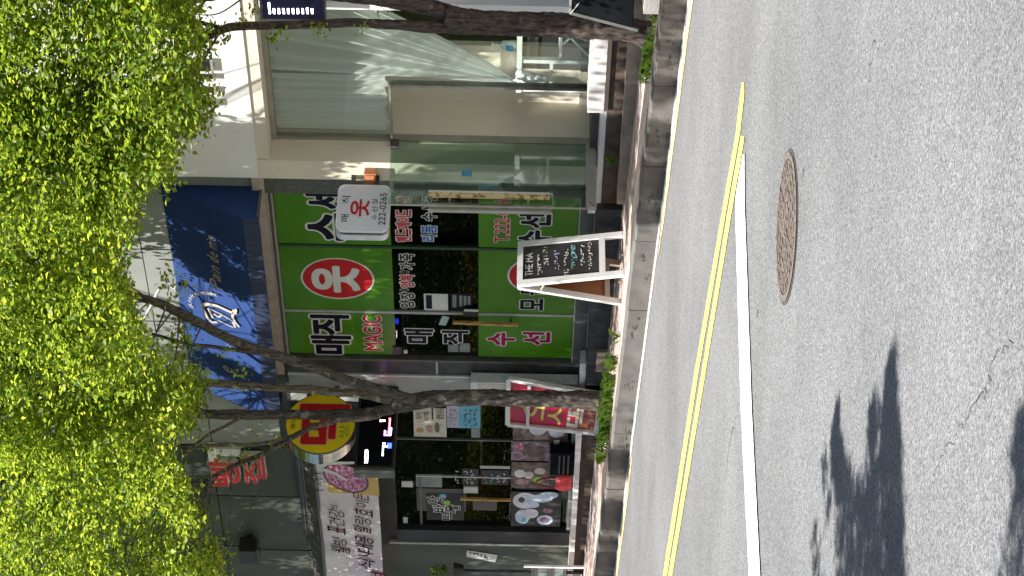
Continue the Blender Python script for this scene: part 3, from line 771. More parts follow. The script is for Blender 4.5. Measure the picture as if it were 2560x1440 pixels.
# faint things in the dark interior
for k, (x0, x1, y0, z0, z1, mt) in enumerate(((-22.3, -21.3, 16.5, 0.9, 1.9, 'stone_green'), (-23.3, -22.6, 16.9, 0.9, 2.2, 'paper_grey'))):
    s_ = thing('display_counter', ('dark display counter inside the snack shop behind the posters', 'tall pale display case inside the snack shop behind the door')[k], 'counter', (x0, y0, 0.9))
    MB().box(x0, x1, y0, y0 + 0.5, z0, z1 - 0.05).build('cabinet', mt, s_); MB().box(x0 - 0.03, x1 + 0.03, y0 - 0.03, y0 + 0.53, z1 - 0.05, z1).build('top', 'alu_dark', s_)

# ---------------- white building with curtained window
wb = thing('white_shop', 'white building with a beige recessed entrance and curtained window', 'building', (-15.5, 15.5, 0.6))
YP, YR = 14.80, 15.10
MB().box(-17.165, -5, YP, 15.35, 4.07, 9.5).build('upper_wall', 'white_wall', wb)
MB().box(-16.9, -5, YP + 0.012, 15.06, 3.95, 4.068).build('lintel', 'beige_trim', wb)
MB().box(-17.168, -16.905, YP, 15.35, 0.80, 4.068).build('pilaster', 'beige_wall', wb)
MB().box(-16.904, -5, YR - 0.03, YR + 0.05, 3.90, 3.949).build('head_rail', 'skirting', wb)
MB().box(-16.904, -16.88, YR - 0.03, YR + 0.05, 0.83, 3.9).build('frame_post', 'skirting', wb)
MB().box(-16.15, -16.12, YR - 0.02, YR + 0.05, 0.92, 2.78).build('frame_post', 'alu_dark', wb)
MB().box(-16.88, -16.12, YR - 0.02, YR + 0.05, 2.78, 2.80).build('transom', 'skirting', wb)
MB().box(-16.88, -14.86, YR, YR + 0.012, 2.802, 3.9).build('pane', 'glass_clear', wb)
MB().box(-16.12, -14.86, YR, YR + 0.012, 0.93, 2.80).build('pane', 'glass_clear', wb)
MB().box(-14.74, -5, YR, YR + 0.012, 0.93, 3.9).build('pane', 'glass_clear', wb)
for (a, b, y0) in ((-14.88, -14.845, 14.83), (-14.83, -14.76, 14.80)):
    MB().box(a, b, y0, 15.14, 0.945, 3.9).build('white_jamb', 'white_paint', wb)
# doorway and inner partition
MB().box(-16.9, -16.12, 15.62, 15.68, 0.88, 2.9).build('inner_wall', 'beige_wall', wb)
MB().box(-16.9, -16.12, 15.605, 15.62, 0.88, 0.98).build('skirting', 'skirting', wb)
MB().box(-16.96, -16.9, 15.06, 15.68, 0.88, 3.9).build('inner_wall', 'beige_wall', wb)
MB().box(-16.9, -16.12, 15.0, 15.7, 0.80, 0.88).build('entrance_floor', 'interior_floor', wb)
MB().box(-17.1, -5, 18.2, 18.3, 0.8, 4.0).build('interior_wall', 'olive_wall', wb)
MB().box(-16.12, -5, 15.14, 18.2, 0.80, 0.905).build('interior_floor', 'interior_floor', wb)
MB().box(-17.1, -5, 15.36, 18.2, 3.95, 4.05).build('interior_ceiling', 'beige_wall', wb)
MB().box(-17.16, -17.1, 15.36, 18.2, 0.8, 4.0).build('interior_wall', 'olive_wall', wb)
MB().box(-15.1, -5, 15.9, 15.95, 0.9, 1.9).build('low_partition', 'stone_green', wb)
# steps and sills
MB().box(-15.92, -5, 14.60, 15.0, 0.79, 0.94).build('marble_sill', 'white_marble', wb)
MB().box(-17.4, -15.93, 14.68, 15.0, 0.755, 0.805).build('marble_sill', 'white_marble', wb)
MB().box(-15.92, -5, 14.62, 15.0, 0.752, 0.788).build('marble_edge', 'batten', wb)
MB().box(-17.25, -5, 14.64, 15.0, 0.60, 0.75).build('riser', 'brown_riser', wb)
MB().box(-17.05, -5, 14.46, 14.638, 0.2, 0.615).build('ledge', 'tan_ledge', wb)
# grille of the upper floor
wn = MB().box(-14.9, -14.2, 14.78, 14.80, 4.62, 5.2).build('window', 'black_plastic', wb)
a = aty(505, 160, 14.78)
for k, (p0, q0, p1, q1) in enumerate(((470, 150, 526, 176), (488, 188, 532, 196), (478, 220, 534, 230), (466, 252, 540, 262))):
    x0, x1, z0, z1 = fac(p0, q0, p1, q1, 14.78)
    g = MB().box(x0, x1, 14.77, 14.799, z0, z1).build('vent_slot', 'black_plastic', wb)
    MB().box(x0 - 0.02, x1 + 0.01, 14.765, 14.799, z0 - 0.025, z0 - 0.001).build('vent_lip', 'alu', g)

# open glass door of the white building
gd = thing('glass_door', 'frameless glass door swung open towards the street beside the entrance', 'door', (-16.885, 15.06, 0.82))
XD = -16.885
MB().box(XD, XD + 0.012, 14.262, 15.06, 0.90, 2.79).build('pane', 'glass_door', gd)
MB().box(XD + 0.0005, XD + 0.0115, 14.247, 14.2615, 0.90, 2.79).build('glass_edge', 'rail_beige', gd)
MB().box(XD - 0.012, XD + 0.024, 14.265, 15.06, 0.822, 0.918).build('bottom_rail', 'rail_beige', gd)
MB().box(XD - 0.016, XD + 0.028, 14.215, 14.264, 0.83, 0.90).build('rail_cap', 'alu_light', gd)
for (y0, z0) in ((14.31, 0.87), (14.28, 0.85)): MB().disc((XD + 0.0255, y0, z0), (0, 0.008, 0), (0, 0, 0.008), (1, 0, 0), 10).build('screw', 'black_plastic', gd)
MB().box(XD - 0.015, XD + 0.027, 14.97, 15.065, 2.72, 2.80).build('hinge', 'iron_dark', gd)
hy = [atx(1071, 486, XD + .05), atx(1374, 492, XD + .05)]
hh = MB().box(XD + 0.03, XD + 0.07, hy[0].y - 0.022, hy[0].y + 0.028, hy[1].z, hy[0].z).build('door_handle', 'wood_pattern', gd)
MB().box(XD + 0.071, XD + 0.078, hy[0].y + 0.012, hy[0].y + 0.03, hy[1].z, hy[0].z).build('handle_edge', 'film_white', hh)
h2 = MB().box(XD - 0.07, XD - 0.03, hy[0].y - 0.12, hy[0].y - 0.035, hy[1].z - 0.02, hy[0].z).build('door_handle', 'rail_beige', gd)
for z in (hy[0].z - 0.2, hy[1].z + 0.2): MB().bar((XD - 0.04, hy[0].y - 0.03, z), (XD + 0.04, hy[0].y - 0.01, z), 0.022).build('mount', 'alu', gd)
q = [atx(*p, XD + .014) for p in ((1154, 425), (1180, 425), (1180, 440), (1154, 440))]
MB().add(q, [(3, 2, 1, 0)]).build('sticker', 'sticker_blue', gd)
lf = thing('leaflet', 'grey folded leaflet hanging behind the glass door', 'leaflet', (-17.2, 14.7, 2.0))
q = [aty(*p, 14.85) for p in ((1195, 462), (1195, 480), (1262, 479), (1252, 459))]
MB().slab(q[1], q[2], q[3], q[0], 0.004).build('sheet', 'paper_grey', lf)
q = [aty(*p, 14.845) for p in ((1196, 464), (1215, 472), (1252, 459), (1240, 458))]
MB().add(q, [(0, 1, 2, 3)]).build('print', 'sticker_blue', lf)

# roofs so that no sun leaks in
MB().box(-21.9, -17.2, 15.2, 26, 9.4, 9.6).build('roof', 'concrete', ta)
MB().box(-34, -21.95, 15.2, 26, 9.4, 9.6).build('roof', 'concrete', rc)
MB().box(-17.15, -5, 15.36, 26, 9.4, 9.6).build('roof', 'concrete', wb)
MB().box(-5.0, -4.8, 14.8, 26, 0.3, 9.5).build('side_wall', 'white_wall', wb)

# ================================================================== SIGNS AND FITTINGS
# ---------------- blue awning
AX0, AX1 = -20.75, -17.40
AZ0, AZ1, AY0, AY1, AZV = 5.06, 4.215, 14.895, 14.48, 4.062
aw = thing('awning', 'navy blue sloping cafe awning with cream bread emblem and script lettering', 'awning', (-19, 14.9, 4.1))
mb = MB(); N = 40
def aw_pt(s, t, off=0.0):
    x = AX0 + (AX1 - AX0) * s; y = AY0 + (AY1 - AY0) * t; z = AZ0 + (AZ1 - AZ0) * t
    y -= 0.012 * math.sin(math.pi * t) * 0 + 0; z -= 0.010 * math.sin(math.pi * t) * (1 + 0.4 * math.sin(s * 17))
    n = Vector((0, -(AZ0 - AZ1), AY0 - AY1)).normalized()
    return Vector((x, y, z)) + n * off
K = 8
for i in range(N):
    for j in range(K): mb.quad(aw_pt(i / N, (j + 1) / K), aw_pt((i + 1) / N, (j + 1) / K), aw_pt((i + 1) / N, j / K), aw_pt(i / N, j / K))
mb.build('canvas', 'navy_canvas', aw, True)
for x in (AX0, AX1): MB().add([(x, AY0, AZ0), (x, AY1, AZ1), (x, AY1, AZV), (x, AY0, AZV)], [(0, 1, 2, 3)]).build('end_panel', 'navy_canvas', aw)
mb = MB(); xs = np.linspace(AX0, AX1, 90)
for a, b in zip(xs, xs[1:]):
    f = lambda x: AY1 - 0.004 - 0.006 * math.sin(x * 23) - 0.004 * math.sin(x * 51)
    mb.quad((a, f(a), AZV + .006 * math.sin(a * 9)), (b, f(b), AZV + .006 * math.sin(b * 9)), (b, AY1, AZ1 - .003), (a, AY1, AZ1 - .003))
mb.build('valance', 'navy_valance', aw, True)
mb = MB()
for t, x in ((0.0, AX0), (0.0, AX1)): mb.bar((x, AY0, AZV + .01), (x, AY1 + .02, AZV + .01), 0.025)
mb.bar((AX0, AY1 + .02, AZV + .012), (AX1, AY1 + .02, AZV + .012), 0.02)
mb.build('frame', 'alu_dark', aw)
AU = Vector((0, AY0 - AY1, AZ0 - AZ1)).normalized()
AN = Vector((1, 0, 0)).cross(AU)
def awp(px, py):
    """point of the awning slope seen at a pixel"""
    d = ray(px, py); p0 = Vector((0, AY1, AZ1)); return EYEP + d * ((p0 - EYEP).dot(AN) / d.dot(AN)) + AN * 0.016
def awtext(body, p0, q0, p1, q1, mat, **kw):
    bl, br, tl = awp(p1, q1), awp(p1, q0), awp(p0, q1)
    w = br.x - bl.x; h = (tl - bl).dot(AU)
    return letter(body, bl, FR, AU, w, h, mat, aw, **kw)
for t, q1, q0 in (('P', 725, 703), ('a', 703, 689), ('i', 687, 683), ('n', 681, 667), ('d', 656, 644), ('e', 642, 632), ('m', 624, 609), ('i', 606, 603), ('e', 601, 591)):
    dp = (q1 - 710) * 0.115
    tall = t in 'Pd'; top = 529 + dp - (0 if tall else -9); 
    awtext(t, top - (4 if t == 'i' else 0), q0, 556 + dp, q1, 'cream_print', off=0.012, shear=0.25)
# emblem: a loaf of bread drawn in cream lines, with a curved line of small print above it
def awline(pts, w, mat='cream_print', name='emblem_line'):
    mb = MB(); P = [awp(*p) for p in pts]
    for a, b in zip(P, P[1:]): mb.bar(a, b, w * .72, 0.002, up=AN)
    return mb.build(name, mat, aw)
awline([(506, 762), (520, 757), (545, 762), (575, 776), (590, 782)], 0.055)
awline([(509, 768), (519, 790), (530, 802)], 0.05)
awline([(530, 803), (545, 803)], 0.03)
awline([(522, 768), (534, 793)], 0.03); awline([(528, 770), (560, 786), (583, 800)], 0.02)
awline([(536, 782), (548, 790), (556, 786)], 0.028); awline([(546, 798), (585, 816)], 0.018)
awline([(586, 772), (583, 790), (590, 804), (600, 815)], 0.04); awline([(584, 802), (590, 816)], 0.035); awline([(592, 770), (590, 782)], 0.04)
for i, (t, p, q) in enumerate(zip('CLASSICAD0178', [482, 478, 477, 479, 483, 489, 496, 506, 514, 522, 530, 536, 541], [766, 759, 752, 745, 739, 735, 733, 731, 731, 732, 733, 734, 736])):
    awtext(t, p - 4, q - 3, p + 4, q + 3, 'cream_print', off=0.004)
awtext('e', 562, 920, 586, 932, 'cream_print', off=0.01, shear=0.2)
awtext('&', 570, 858, 580, 866, 'sky_print', off=0.01)
# ---------------- white lamp arm above the awning
gl_ = thing('lamp_arm', 'bent white tube arm mounted on the grey wall above the blue awning', 'lamp arm', (-18.7, 14.85, 5.0))
P = [aty(436, 716, 14.86), aty(418, 716, 14.80), aty(402, 720, 14.75), aty(392, 735, 14.7), aty(378, 765, 14.6), aty(360, 800, 14.5), aty(350, 822, 14.45)]
MB().tube(P, 0.016, 8).build('tube', 'white_paint', gl_, True)
MB().tube([aty(441, 716, 14.83), aty(430, 716, 14.83)], 0.03, 10).build('socket', 'white_paint', gl_)

# ---------------- white blade sign of the tailor
bs = thing('blade_sign', 'white rounded square blade sign of the clothing repair shop', 'sign', (-17.1, 14.8, 3.0))
XB = -17.06
def rrect(cy, cz, w, h, r, x, seg=8):
    pts = []
    for (sy, sz, a0) in ((1, -1, -90), (1, 1, 0), (-1, 1, 90), (-1, -1, 180)):
        for k in range(seg + 1):
            a = math.radians(a0 + 90 * k / seg); pts.append((x, cy + sy * (w / 2 - r) + r * math.cos(a), cz + sz * (h / 2 - r) + r * math.sin(a)))
    return pts
cy, cz, bw, bh = 14.362, 3.032, 0.575, 0.505
MB().hexa(rrect(cy, cz, bw, bh, .075, XB - 0.03), rrect(cy, cz, bw, bh, .075, XB)).build('front_shell', 'sign_rim', bs)
MB().hexa(rrect(cy, cz, bw, bh, .075, XB - 0.14), rrect(cy, cz, bw, bh, .075, XB - 0.068)).build('back_shell', 'sign_rim', bs)
MB().hexa(rrect(cy, cz, bw - .03, bh - .03, .07, XB - 0.067), rrect(cy, cz, bw - .03, bh - .03, .07, XB - 0.031)).build('seam', 'black_plastic', bs)
fc = MB().hexa(rrect(cy, cz, bw - .03, bh - .03, .065, XB + 0.0005), rrect(cy, cz, bw - .03, bh - .03, .065, XB + 0.004)).build('face', 'sign_plastic', bs)
XL = XB + 0.005
pletter('매', 852, 536, 873, 554, XL, 'film_navy', fc, off=0.012); pletter('직', 855, 490, 876, 509, XL, 'film_navy', fc, off=0.012)
pletter('옷', 876, 498, 924, 542, XL, 'film_red', fc, off=0.022)
for t, a, b in (('수', 537, 550), ('선', 517, 531), ('실', 498, 511)): pletter(t, 929, a, 944, b, XL, 'film_navy', fc, off=0.006)
pletter('222-0265', 948, 483, 965, 563, XL, 'film_black', fc, off=0.008)
MB().box(XB - 0.10, XB - 0.03, 14.64, 14.80, 3.13, 3.17).build('bracket', 'black_plastic', bs)
MB().box(XB - 0.10, XB - 0.03, 14.64, 14.80, 2.90, 2.94).build('bracket', 'black_plastic', bs)
cb = thing('copper_block', 'small copper coloured block fixed on the corner of the white shop', 'block', (-17.05, 14.8, 2.99))
MB().box(-17.14, -16.98, 14.72, 14.798, 2.93, 3.04).build('block', 'copper', cb)
MB().box(-17.12, -17.0, 14.712, 14.719, 2.945, 3.025).build('cover', 'copper', cb)

# ---------------- yellow round sign
XY = -20.62
ys = thing('round_sign', 'yellow round blade sign with large red lettering behind the tree limbs', 'sign', (XY, 14.8, 3.6))
c = Vector((XY, 14.325, 3.622)); ry, rzz = 0.388, 0.372
def edisc(x, k=1.0, seg=48): return [(x, c.y + ry * k * math.cos(2 * math.pi * i / seg), c.z + rzz * k * math.sin(2 * math.pi * i / seg)) for i in range(seg)]
MB().hexa(edisc(XY - 0.20), edisc(XY)).build('drum', 'steel', ys)
MB().hexa(edisc(XY - 0.02, 1.012), edisc(XY + 0.004, 1.012)).build('rim', 'alu_dark', ys)
yf = MB().hexa(edisc(XY + 0.0042, 0.985), edisc(XY + 0.008, 0.985)).build('face', 'yellow_face', ys)
XL = XY + 0.009
pletter('떡', 746, 1010, 874, 1112, XL, 'film_red', yf, off=0.03, outline='pink_outline', ow=0.02)
pletter('방', 847, 1062, 872, 1094, XL, 'lime_print', yf, off=0.004)
pletter('웰빙', 727, 1046, 738, 1072, XL, 'ink', yf, off=0.002)
MB().box(XY - 0.14, XY - 0.06, 14.70, 14.87, 3.75, 3.80).build('bracket', 'alu_dark', ys); MB().box(XY - 0.14, XY - 0.06, 14.70, 14.87, 3.45, 3.50).build('bracket', 'alu_dark', ys)

# ---------------- LED sign
XE = -20.66
ls = thing('led_sign', 'black LED message sign with red blue and white lit dots below the yellow sign', 'sign', (XE, 14.8, 3.0))
y0, y1, z0, z1 = 13.80, 14.86, 2.81, 3.235
MB().box(XE - 0.14, XE, y0, y1, z0, z1).build('housing', 'black_plastic', ls)
MB().box(XE - 0.145, XE + 0.004, y0 - 0.035, y0 - 0.001, z0 - 0.005, z1 + 0.005).build('end_cap', 'alu_dark', ls)
sc_ = MB().box(XE + 0.0005, XE + 0.003, y0 + 0.03, y1 - 0.03, z0 + 0.03, z1 - 0.03).build('screen', 'black_board', ls)
def led(p0, q0, p1, q1, mat):
    ya, yb = atx(p0, q1, XE).y, atx(p0, q0, XE).y; pc = (q0 + q1) / 2
    za, zb = atx(p1, pc, XE).z, atx(p0, pc, XE).z
    MB().box(XE + 0.0032, XE + 0.0042, min(ya, yb), max(ya, yb), min(za, zb), max(za, zb)).build('led_stroke', mat, sc_)
for r_ in ((949, 986, 951, 996, 'led_white'), (949, 985, 957, 987.5, 'led_red'), (949, 993, 957, 995, 'led_red'), (956, 986, 958, 995, 'led_red'),
           (950, 1015, 957, 1019, 'led_white'), (952, 1017, 957, 1020, 'led_blue'), (950, 1050, 963, 1054, 'led_white'), (950, 1052, 953, 1056, 'led_red'),
           (971, 1045, 976, 1088, 'led_red'), (973, 1047, 974.5, 1086, 'led_white'), (960, 1076, 964, 1090, 'led_pink'), (964, 1086, 977, 1090, 'led_pink'),
           (964, 1078, 969, 1083, 'led_blue'), (977, 1070, 979, 1088, 'led_white'), (956, 1107, 959, 1140, 'led_white'), (960, 1108, 964, 1111, 'led_white'),
           (968, 1108, 979, 1121, 'led_blue'), (961, 1115, 968, 1118, 'led_white'), (912, 1128, 914, 1158, 'led_white'), (918, 1128, 920, 1158, 'led_white'), (913, 1125, 919, 1128, 'led_white')):
    led(*r_)

# ---------------- brown awning of the snack shop and the banner on it
ba = thing('brown_awning', 'dark brown striped awning folded above the snack shop window', 'awning', (-23, 14.8, 3.8))
MB().box(-23.6, -21.0, 14.80, 14.868, 3.90, 4.01).build('cassette', 'black_plastic', ba)
for zz in (3.93, 3.965): MB().box(-23.6, -21.0, 14.793, 14.799, zz, zz + 0.012).build('cassette_rib', 'alu_dark', ba)
mb = MB(); xs = np.linspace(-27.5, -21.0, 60)
for a, b in zip(xs, xs[1:]):
    mb.quad((a, 14.60, 3.76), (b, 14.60, 3.76), (b, 14.80, 3.93), (a, 14.80, 3.93)); mb.quad((b, 14.62, 3.755), (a, 14.62, 3.755), (a, 14.84, 3.92), (b, 14.84, 3.92))
mb.build('canopy', 'awning_brown', ba)
MB().bar((-27.5, 14.6, 3.765), (-21.0, 14.6, 3.765), 0.03).build('front_rail', 'alu_dark', ba)
bn = thing('banner', 'wrinkled pale vinyl banner with dark red handwriting and a photo of pink rice', 'banner', (-23, 14.6, 3.4))
XBN0, XBN1 = -27.4, -21.76
def bpt(s, t, off=0.0):
    x = XBN0 + (XBN1 - XBN0) * s
    y = 14.60 - 0.17 * t + 0.012 * math.sin(x * 5 + t * 3) + 0.008 * math.sin(x * 13 - t * 7) + 0.006 * mnoise.noise(Vector((x * 4, t * 5, 0)))
    return Vector((x, y - off, 3.755 - 0.70 * t))
mb = MB(); NX, NT = 150, 14
for i in range(NX):
    for j in range(NT): mb.quad(bpt(i / NX, (j + 1) / NT), bpt((i + 1) / NX, (j + 1) / NT), bpt((i + 1) / NX, j / NT), bpt(i / NX, j / NT))
cl = mb.build('cloth', 'banner_cloth', bn, True)
BU = Vector((0, 0.17, 0.70)).normalized(); BN = Vector((1, 0, 0)).cross(BU)
def bnp(px, py, e=0.02):
    d = ray(px, py); p0 = Vector((0, 14.60, 3.755)); return EYEP + d * ((p0 - EYEP).dot(BN) / d.dot(BN)) + BN * e
def bntext(body, p0, q0, p1, q1, mat='banner_ink', **kw):
    bl, br, tl = bnp(p1, q1), bnp(p1, q0), bnp(p0, q1)
    return letter(body, bl, FR, BU, br.x - bl.x, (tl - bl).dot(BU), mat, cl, **kw)
# text line one and two, hand lettered
for t, p0, q0, p1, q1 in (('웰', 830, 1368, 877, 1384), ('빙', 832, 1346, 870, 1364), ('표', 822, 1318, 866, 1334), ('건', 825, 1296, 864, 1316), ('강', 822, 1274, 864, 1294), ('식', 828, 1262, 850, 1272),
                          ('식', 897, 1400, 940, 1424), ('사', 895, 1378, 936, 1398), ('대', 893, 1362, 936, 1384), ('용', 890, 1342, 936, 1360),
                          ('말', 886, 1316, 930, 1332), ('랑', 888, 1292, 930, 1312), ('효', 885, 1274, 934, 1290), ('이', 890, 1252, 924, 1268), ('든', 885, 1234, 924, 1250)):
    bntext(t, p0, q0, p1, q1, off=0.007)
bntext('떡', 930, 1432, 968, 1470, off=0.02)
pic = MB().quad(bnp(950, 1236, .018), bnp(945, 1180, .018), bnp(812, 1155, .018), bnp(822, 1228, .018)).build('printed_photo', 'ochre_print', cl)
def bell(px, py, rp, rq, mat, e):
    cc_ = bnp(px, py, e); ax = Vector((abs(bnp(px, py - rq, e).x - cc_.x), 0, 0)); ay = BU * abs((bnp(px - rp, py, e) - cc_).dot(BU))
    return MB().disc(cc_, ax, ay, BN, 36).build('printed_bowl', mat, cl)
bell(866, 1192, 56, 35, 'bowl_dark', 0.021); bell(866, 1191, 51, 31, 'berry_print', 0.024)
MB().quad(bnp(905, 1155, .0225), bnp(905, 1150, .0225), bnp(800, 1150, .0225), bnp(800, 1160, .0225)).build('printed_strip', 'film_white', cl)
a = [bnp(*p, .0262) for p in ((808, 1165), (838, 1175), (872, 1195), (868, 1198), (834, 1180), (806, 1172))]
MB().add(a[::-1], [tuple(range(6))]).build('printed_spoon', 'film_white', cl)
for k in range(4): MB().bar(bnp(806 + k, 1180 + 14 * k), bnp(790 + k, 1180 + 14 * k), 0.008).build('tie', 'ink', bn)

# ---------------- red lettered sign high on the dark wall
rs = thing('red_sign', 'red raised sign letters with white ends on the wall above the snack shop', 'sign', (-22.5, 14.85, 4.7))
fquad('box', 541, 1123, 600, 1141, 14.82, 'paper', rs, 0.07); fquad('box_end', 520, 1122, 541, 1154, 14.80, 'white_paint', rs, 0.09)
x0, x1, z0, z1 = fac(522, 1146, 600, 1216, 14.80)
letter('빵', (x0, 14.80, z0), FR, FU, x1 - x0, z1 - z0, 'red_letter', rs, off=0.035, outline='film_white', ow=0.012, thick=0.07)
x0, x1, z0, z1 = fac(606, 1140, 664, 1210, 14.80)
letter('집', (x0, 14.80, z0), FR, FU, x1 - x0, z1 - z0, 'red_letter', rs, off=0.035, outline='film_white', ow=0.012, thick=0.07)
# ---------------- black box lamp on the left wall
wl = thing('wall_lamp', 'black box shaped floodlight on the dark wall at the left', 'lamp', (-23.9, 14.85, 4.65))
c0 = aty(622, 1370, 14.75)
MB().box(c0.x - .16, c0.x + .13, 14.62, 14.82, c0.z - .10, c0.z + .10).build('housing', 'black_plastic', wl); MB().box(c0.x - .05, c0.x + .05, 14.82, 14.90, c0.z - .04, c0.z + .04).build('bracket', 'black_plastic', wl)
MB().box(c0.x - .15, c0.x + .12, 14.64, 14.80, c0.z - .13, c0.z - .101).build('glass', 'glass_dark', wl)
wr = thing('wall_cable', 'thin black cable running along the dark wall beside the floodlight', 'cable', (-24, 14.88, 4.6))
MB().tube([aty(560, 1364, 14.87), aty(600, 1366, 14.87), aty(660, 1374, 14.87), aty(720, 1376, 14.87), aty(790, 1377, 14.87)], 0.010, 6).build('cable', 'black_plastic', wr)

# ---------------- posters on the snack shop glass (each a flat print)
def poster(p0, q0, p1, q1, mat, label, name='poster', cat='poster', y=14.898, base=None):
    o = fquad(name, p0, q0, p1, q1, y, mat, None, 0.003); return tag(o, label, cat)
po = poster(1034, 1020, 1116, 1092, 'poster_cream', 'cream menu poster with pictures of snacks beside the tree trunk')
for t, p0, q0, p1, q1 in (('단호박', 1040, 1030, 1056, 1056), ('식혜', 1058, 1030, 1074, 1054)): fletter(t, p0, q0, p1, q1, 14.896, 'ink_brown', po, off=0.01)
fquad('printed_bar', 1079, 1018, 1083, 1049, 14.896, 'ink', po, 0.001)
for t, p0, q0, p1, q1 in (('음료', 1090, 1020, 1111, 1032), ('팥빙', 1090, 1034, 1111, 1048)): fletter(t, p0, q0, p1, q1, 14.896, 'ink', po, off=0.012)
for px, py, a, b, mt in ((1050, 1076, 10, 6, 'wood_handle'), (1074, 1072, 8, 9, 'poster_pink'), (1093, 1070, 6, 12, 'ink_brown'), (1093, 1070, 4, 10, 'paper'), (1104, 1071, 5, 9, 'poster_cream')): fell('printed_snack', px, py, a, b, 14.895 - 0.0003 * b, mt, po)
po = poster(1117, 1010, 1201, 1070, 'poster_blue', 'blue and lilac handwritten price poster on the snack shop glass')
fquad('printed_half', 1118, 1012, 1146, 1069, 14.896, 'poster_lilac', po, 0.001)
for p in (1122, 1134, 1160, 1172, 1184): scribble(0, 0, 0, 0, ffr(p, 1022, p + 9, 1066, 14.8945), 'ink', po, 5, 0.007, name='printed_writing')
po = poster(1178, 1071, 1200, 1094, 'paper_grey', 'small pale green card below the blue price poster', 'card', 'card')
# row of food posters along the bottom of the glass
po = poster(1282, 1060, 1420, 1101, 'poster_brown', 'brown food poster partly hidden by the red leaning sign')
for px, py, a, b, mt in ((1345, 1072, 22, 16, 'bowl_print'), (1392, 1080, 20, 14, 'bowl_print'), (1340, 1070, 14, 9, 'vinyl_yellow'), (1302, 1072, 15, 12, 'poster_plum')): fell('printed_bowl', px, py, a, b, 14.897 - 0.0002 * b, mt, po)
po = poster(1278, 1103, 1376, 1152, 'poster_plum', 'plum coloured dessert poster second from the right at the foot of the glass')
for px, py, a, b, mt in ((1325, 1128, 20, 18, 'poster_brown'), (1350, 1130, 12, 14, 'bowl_dark'), (1300, 1116, 10, 9, 'berry_print')): fell('printed_bowl', px, py, a, b, 14.897 - 0.0002 * b, mt, po)
po = poster(1278, 1156, 1374, 1220, 'poster_brown', 'brown poster with white cups of ice beside the red bag')
for px, py, a, b, mt in ((1300, 1184, 14, 10, 'bowl_print'), (1322, 1188, 12, 9, 'poster_cream'), (1305, 1205, 18, 7, 'poster_pink'), (1350, 1178, 14, 8, 'poster_cream'), (1345, 1200, 12, 8, 'lime_print')): fell('printed_cup', px, py, a, b, 14.897 - 0.0002 * b, mt, po)
po = poster(1278, 1230, 1402, 1316, 'interior_dark', 'dark poster with white shaved ice bowls on the snack shop door')
for px, py, a, b, mt, e in ((1312, 1252, 30, 20, 'bowl_print', 0), (1318, 1250, 22, 14, 'ice_print', 1), (1352, 1246, 30, 10, 'ice_print', 2), (1372, 1238, 24, 8, 'ice_print', 3), (1306, 1292, 18, 18, 'ice_print', 1), (1326, 1284, 20, 12, 'bowl_print', 2), (1304, 1250, 8, 7, 'poster_brown', 4), (1334, 1262, 14, 8, 'ice_print', 5), (1362, 1300, 20, 12, 'ice_print', 1), (1362, 1300, 12, 7, 'poster_plum', 3), (1370, 1276, 12, 8, 'poster_plum', 4), (1310, 1300, 6, 6, 'poster_blue', 6)):
    fell('printed_bowl', px, py, a, b, 14.897 - 0.0008 * (e + 1), mt, po, 0.0006)
po = poster(1384, 1101, 1398, 1128, 'paper', 'small white price card leaning at the foot of the dark glass', 'card', 'card', 14.86)

# things standing on the threshold of the snack shop
rb = thing('red_bag', 'red carrier bag with looped handle by the snack shop door', 'bag', (-22.5, 14.78, 0.86))
q = aty(1397, 1205, 14.78); zt = q.z + .10
mb = MB(); prof = [(0.0, 0.86), (0.085, 0.88), (0.105, 0.95), (0.10, 1.01), (0.07, 1.06), (0.0, 1.07)]
for a in range(14):
    for (r0, za), (r1, zb) in zip(prof, prof[1:]):
        A, B_ = 2 * math.pi * a / 14, 2 * math.pi * (a + 1) / 14
        mb.quad((q.x + 1.5 * r0 * math.cos(A), 14.77 + .6 * r0 * math.sin(A), za), (q.x + 1.5 * r0 * math.cos(B_), 14.77 + .6 * r0 * math.sin(B_), za), (q.x + 1.5 * r1 * math.cos(B_), 14.77 + .6 * r1 * math.sin(B_), zb), (q.x + 1.5 * r1 * math.cos(A), 14.77 + .6 * r1 * math.sin(A), zb))
mb.build('body', 'red_bag', rb, True)
P = [(q.x + .10 * math.cos(t), 14.77, 1.05 + .23 * math.sin(t)) for t in np.linspace(0.1, math.pi - .1, 12)]
MB().tube(P, 0.011, 6).build('handle', 'red_bag', rb, True)
db = thing('dark_crate', 'dark grey crate standing on the threshold beside the red bag', 'crate', (-22, 14.75, .86))
x0, x1, z0, z1 = fac(1376, 1130, 1424, 1184, 14.72)
MB().box(x0, x1, 14.70, 14.82, 0.862, z1).build('body', 'black_board', db); MB().box(x0 - .01, x1 + .01, 14.69, 14.83, z1, z1 + .015).build('lid', 'black_plastic', db)
for z in (0.92, 0.97, 1.02): MB().box(x0 + .03, x1 - .03, 14.692, 14.699, z, z + .02).build('slot', 'black_plastic', db)
# ---------------- notice sheet on the left pier
ns = thing('notice_sheet', 'crumpled pale notice sheet taped on the wall at the far left', 'notice', (-24.2, 14.87, 1.9))
q = [aty(*p, 14.868) for p in ((1166, 1376), (1166, 1392), (1238, 1406), (1244, 1388))]
MB().slab(q[1], q[2], q[3], q[0], 0.003).build('sheet', 'paper', ns)
scribble(0, 0, 0, 0, Fr(q[1].lerp(q[0], .2) + Vector((.02, -.003, 0)), (q[2] - q[1]) * 0.8, (q[0] - q[1]) * 0.55), 'ink', ns, 7, 0.016, name='printed_writing')
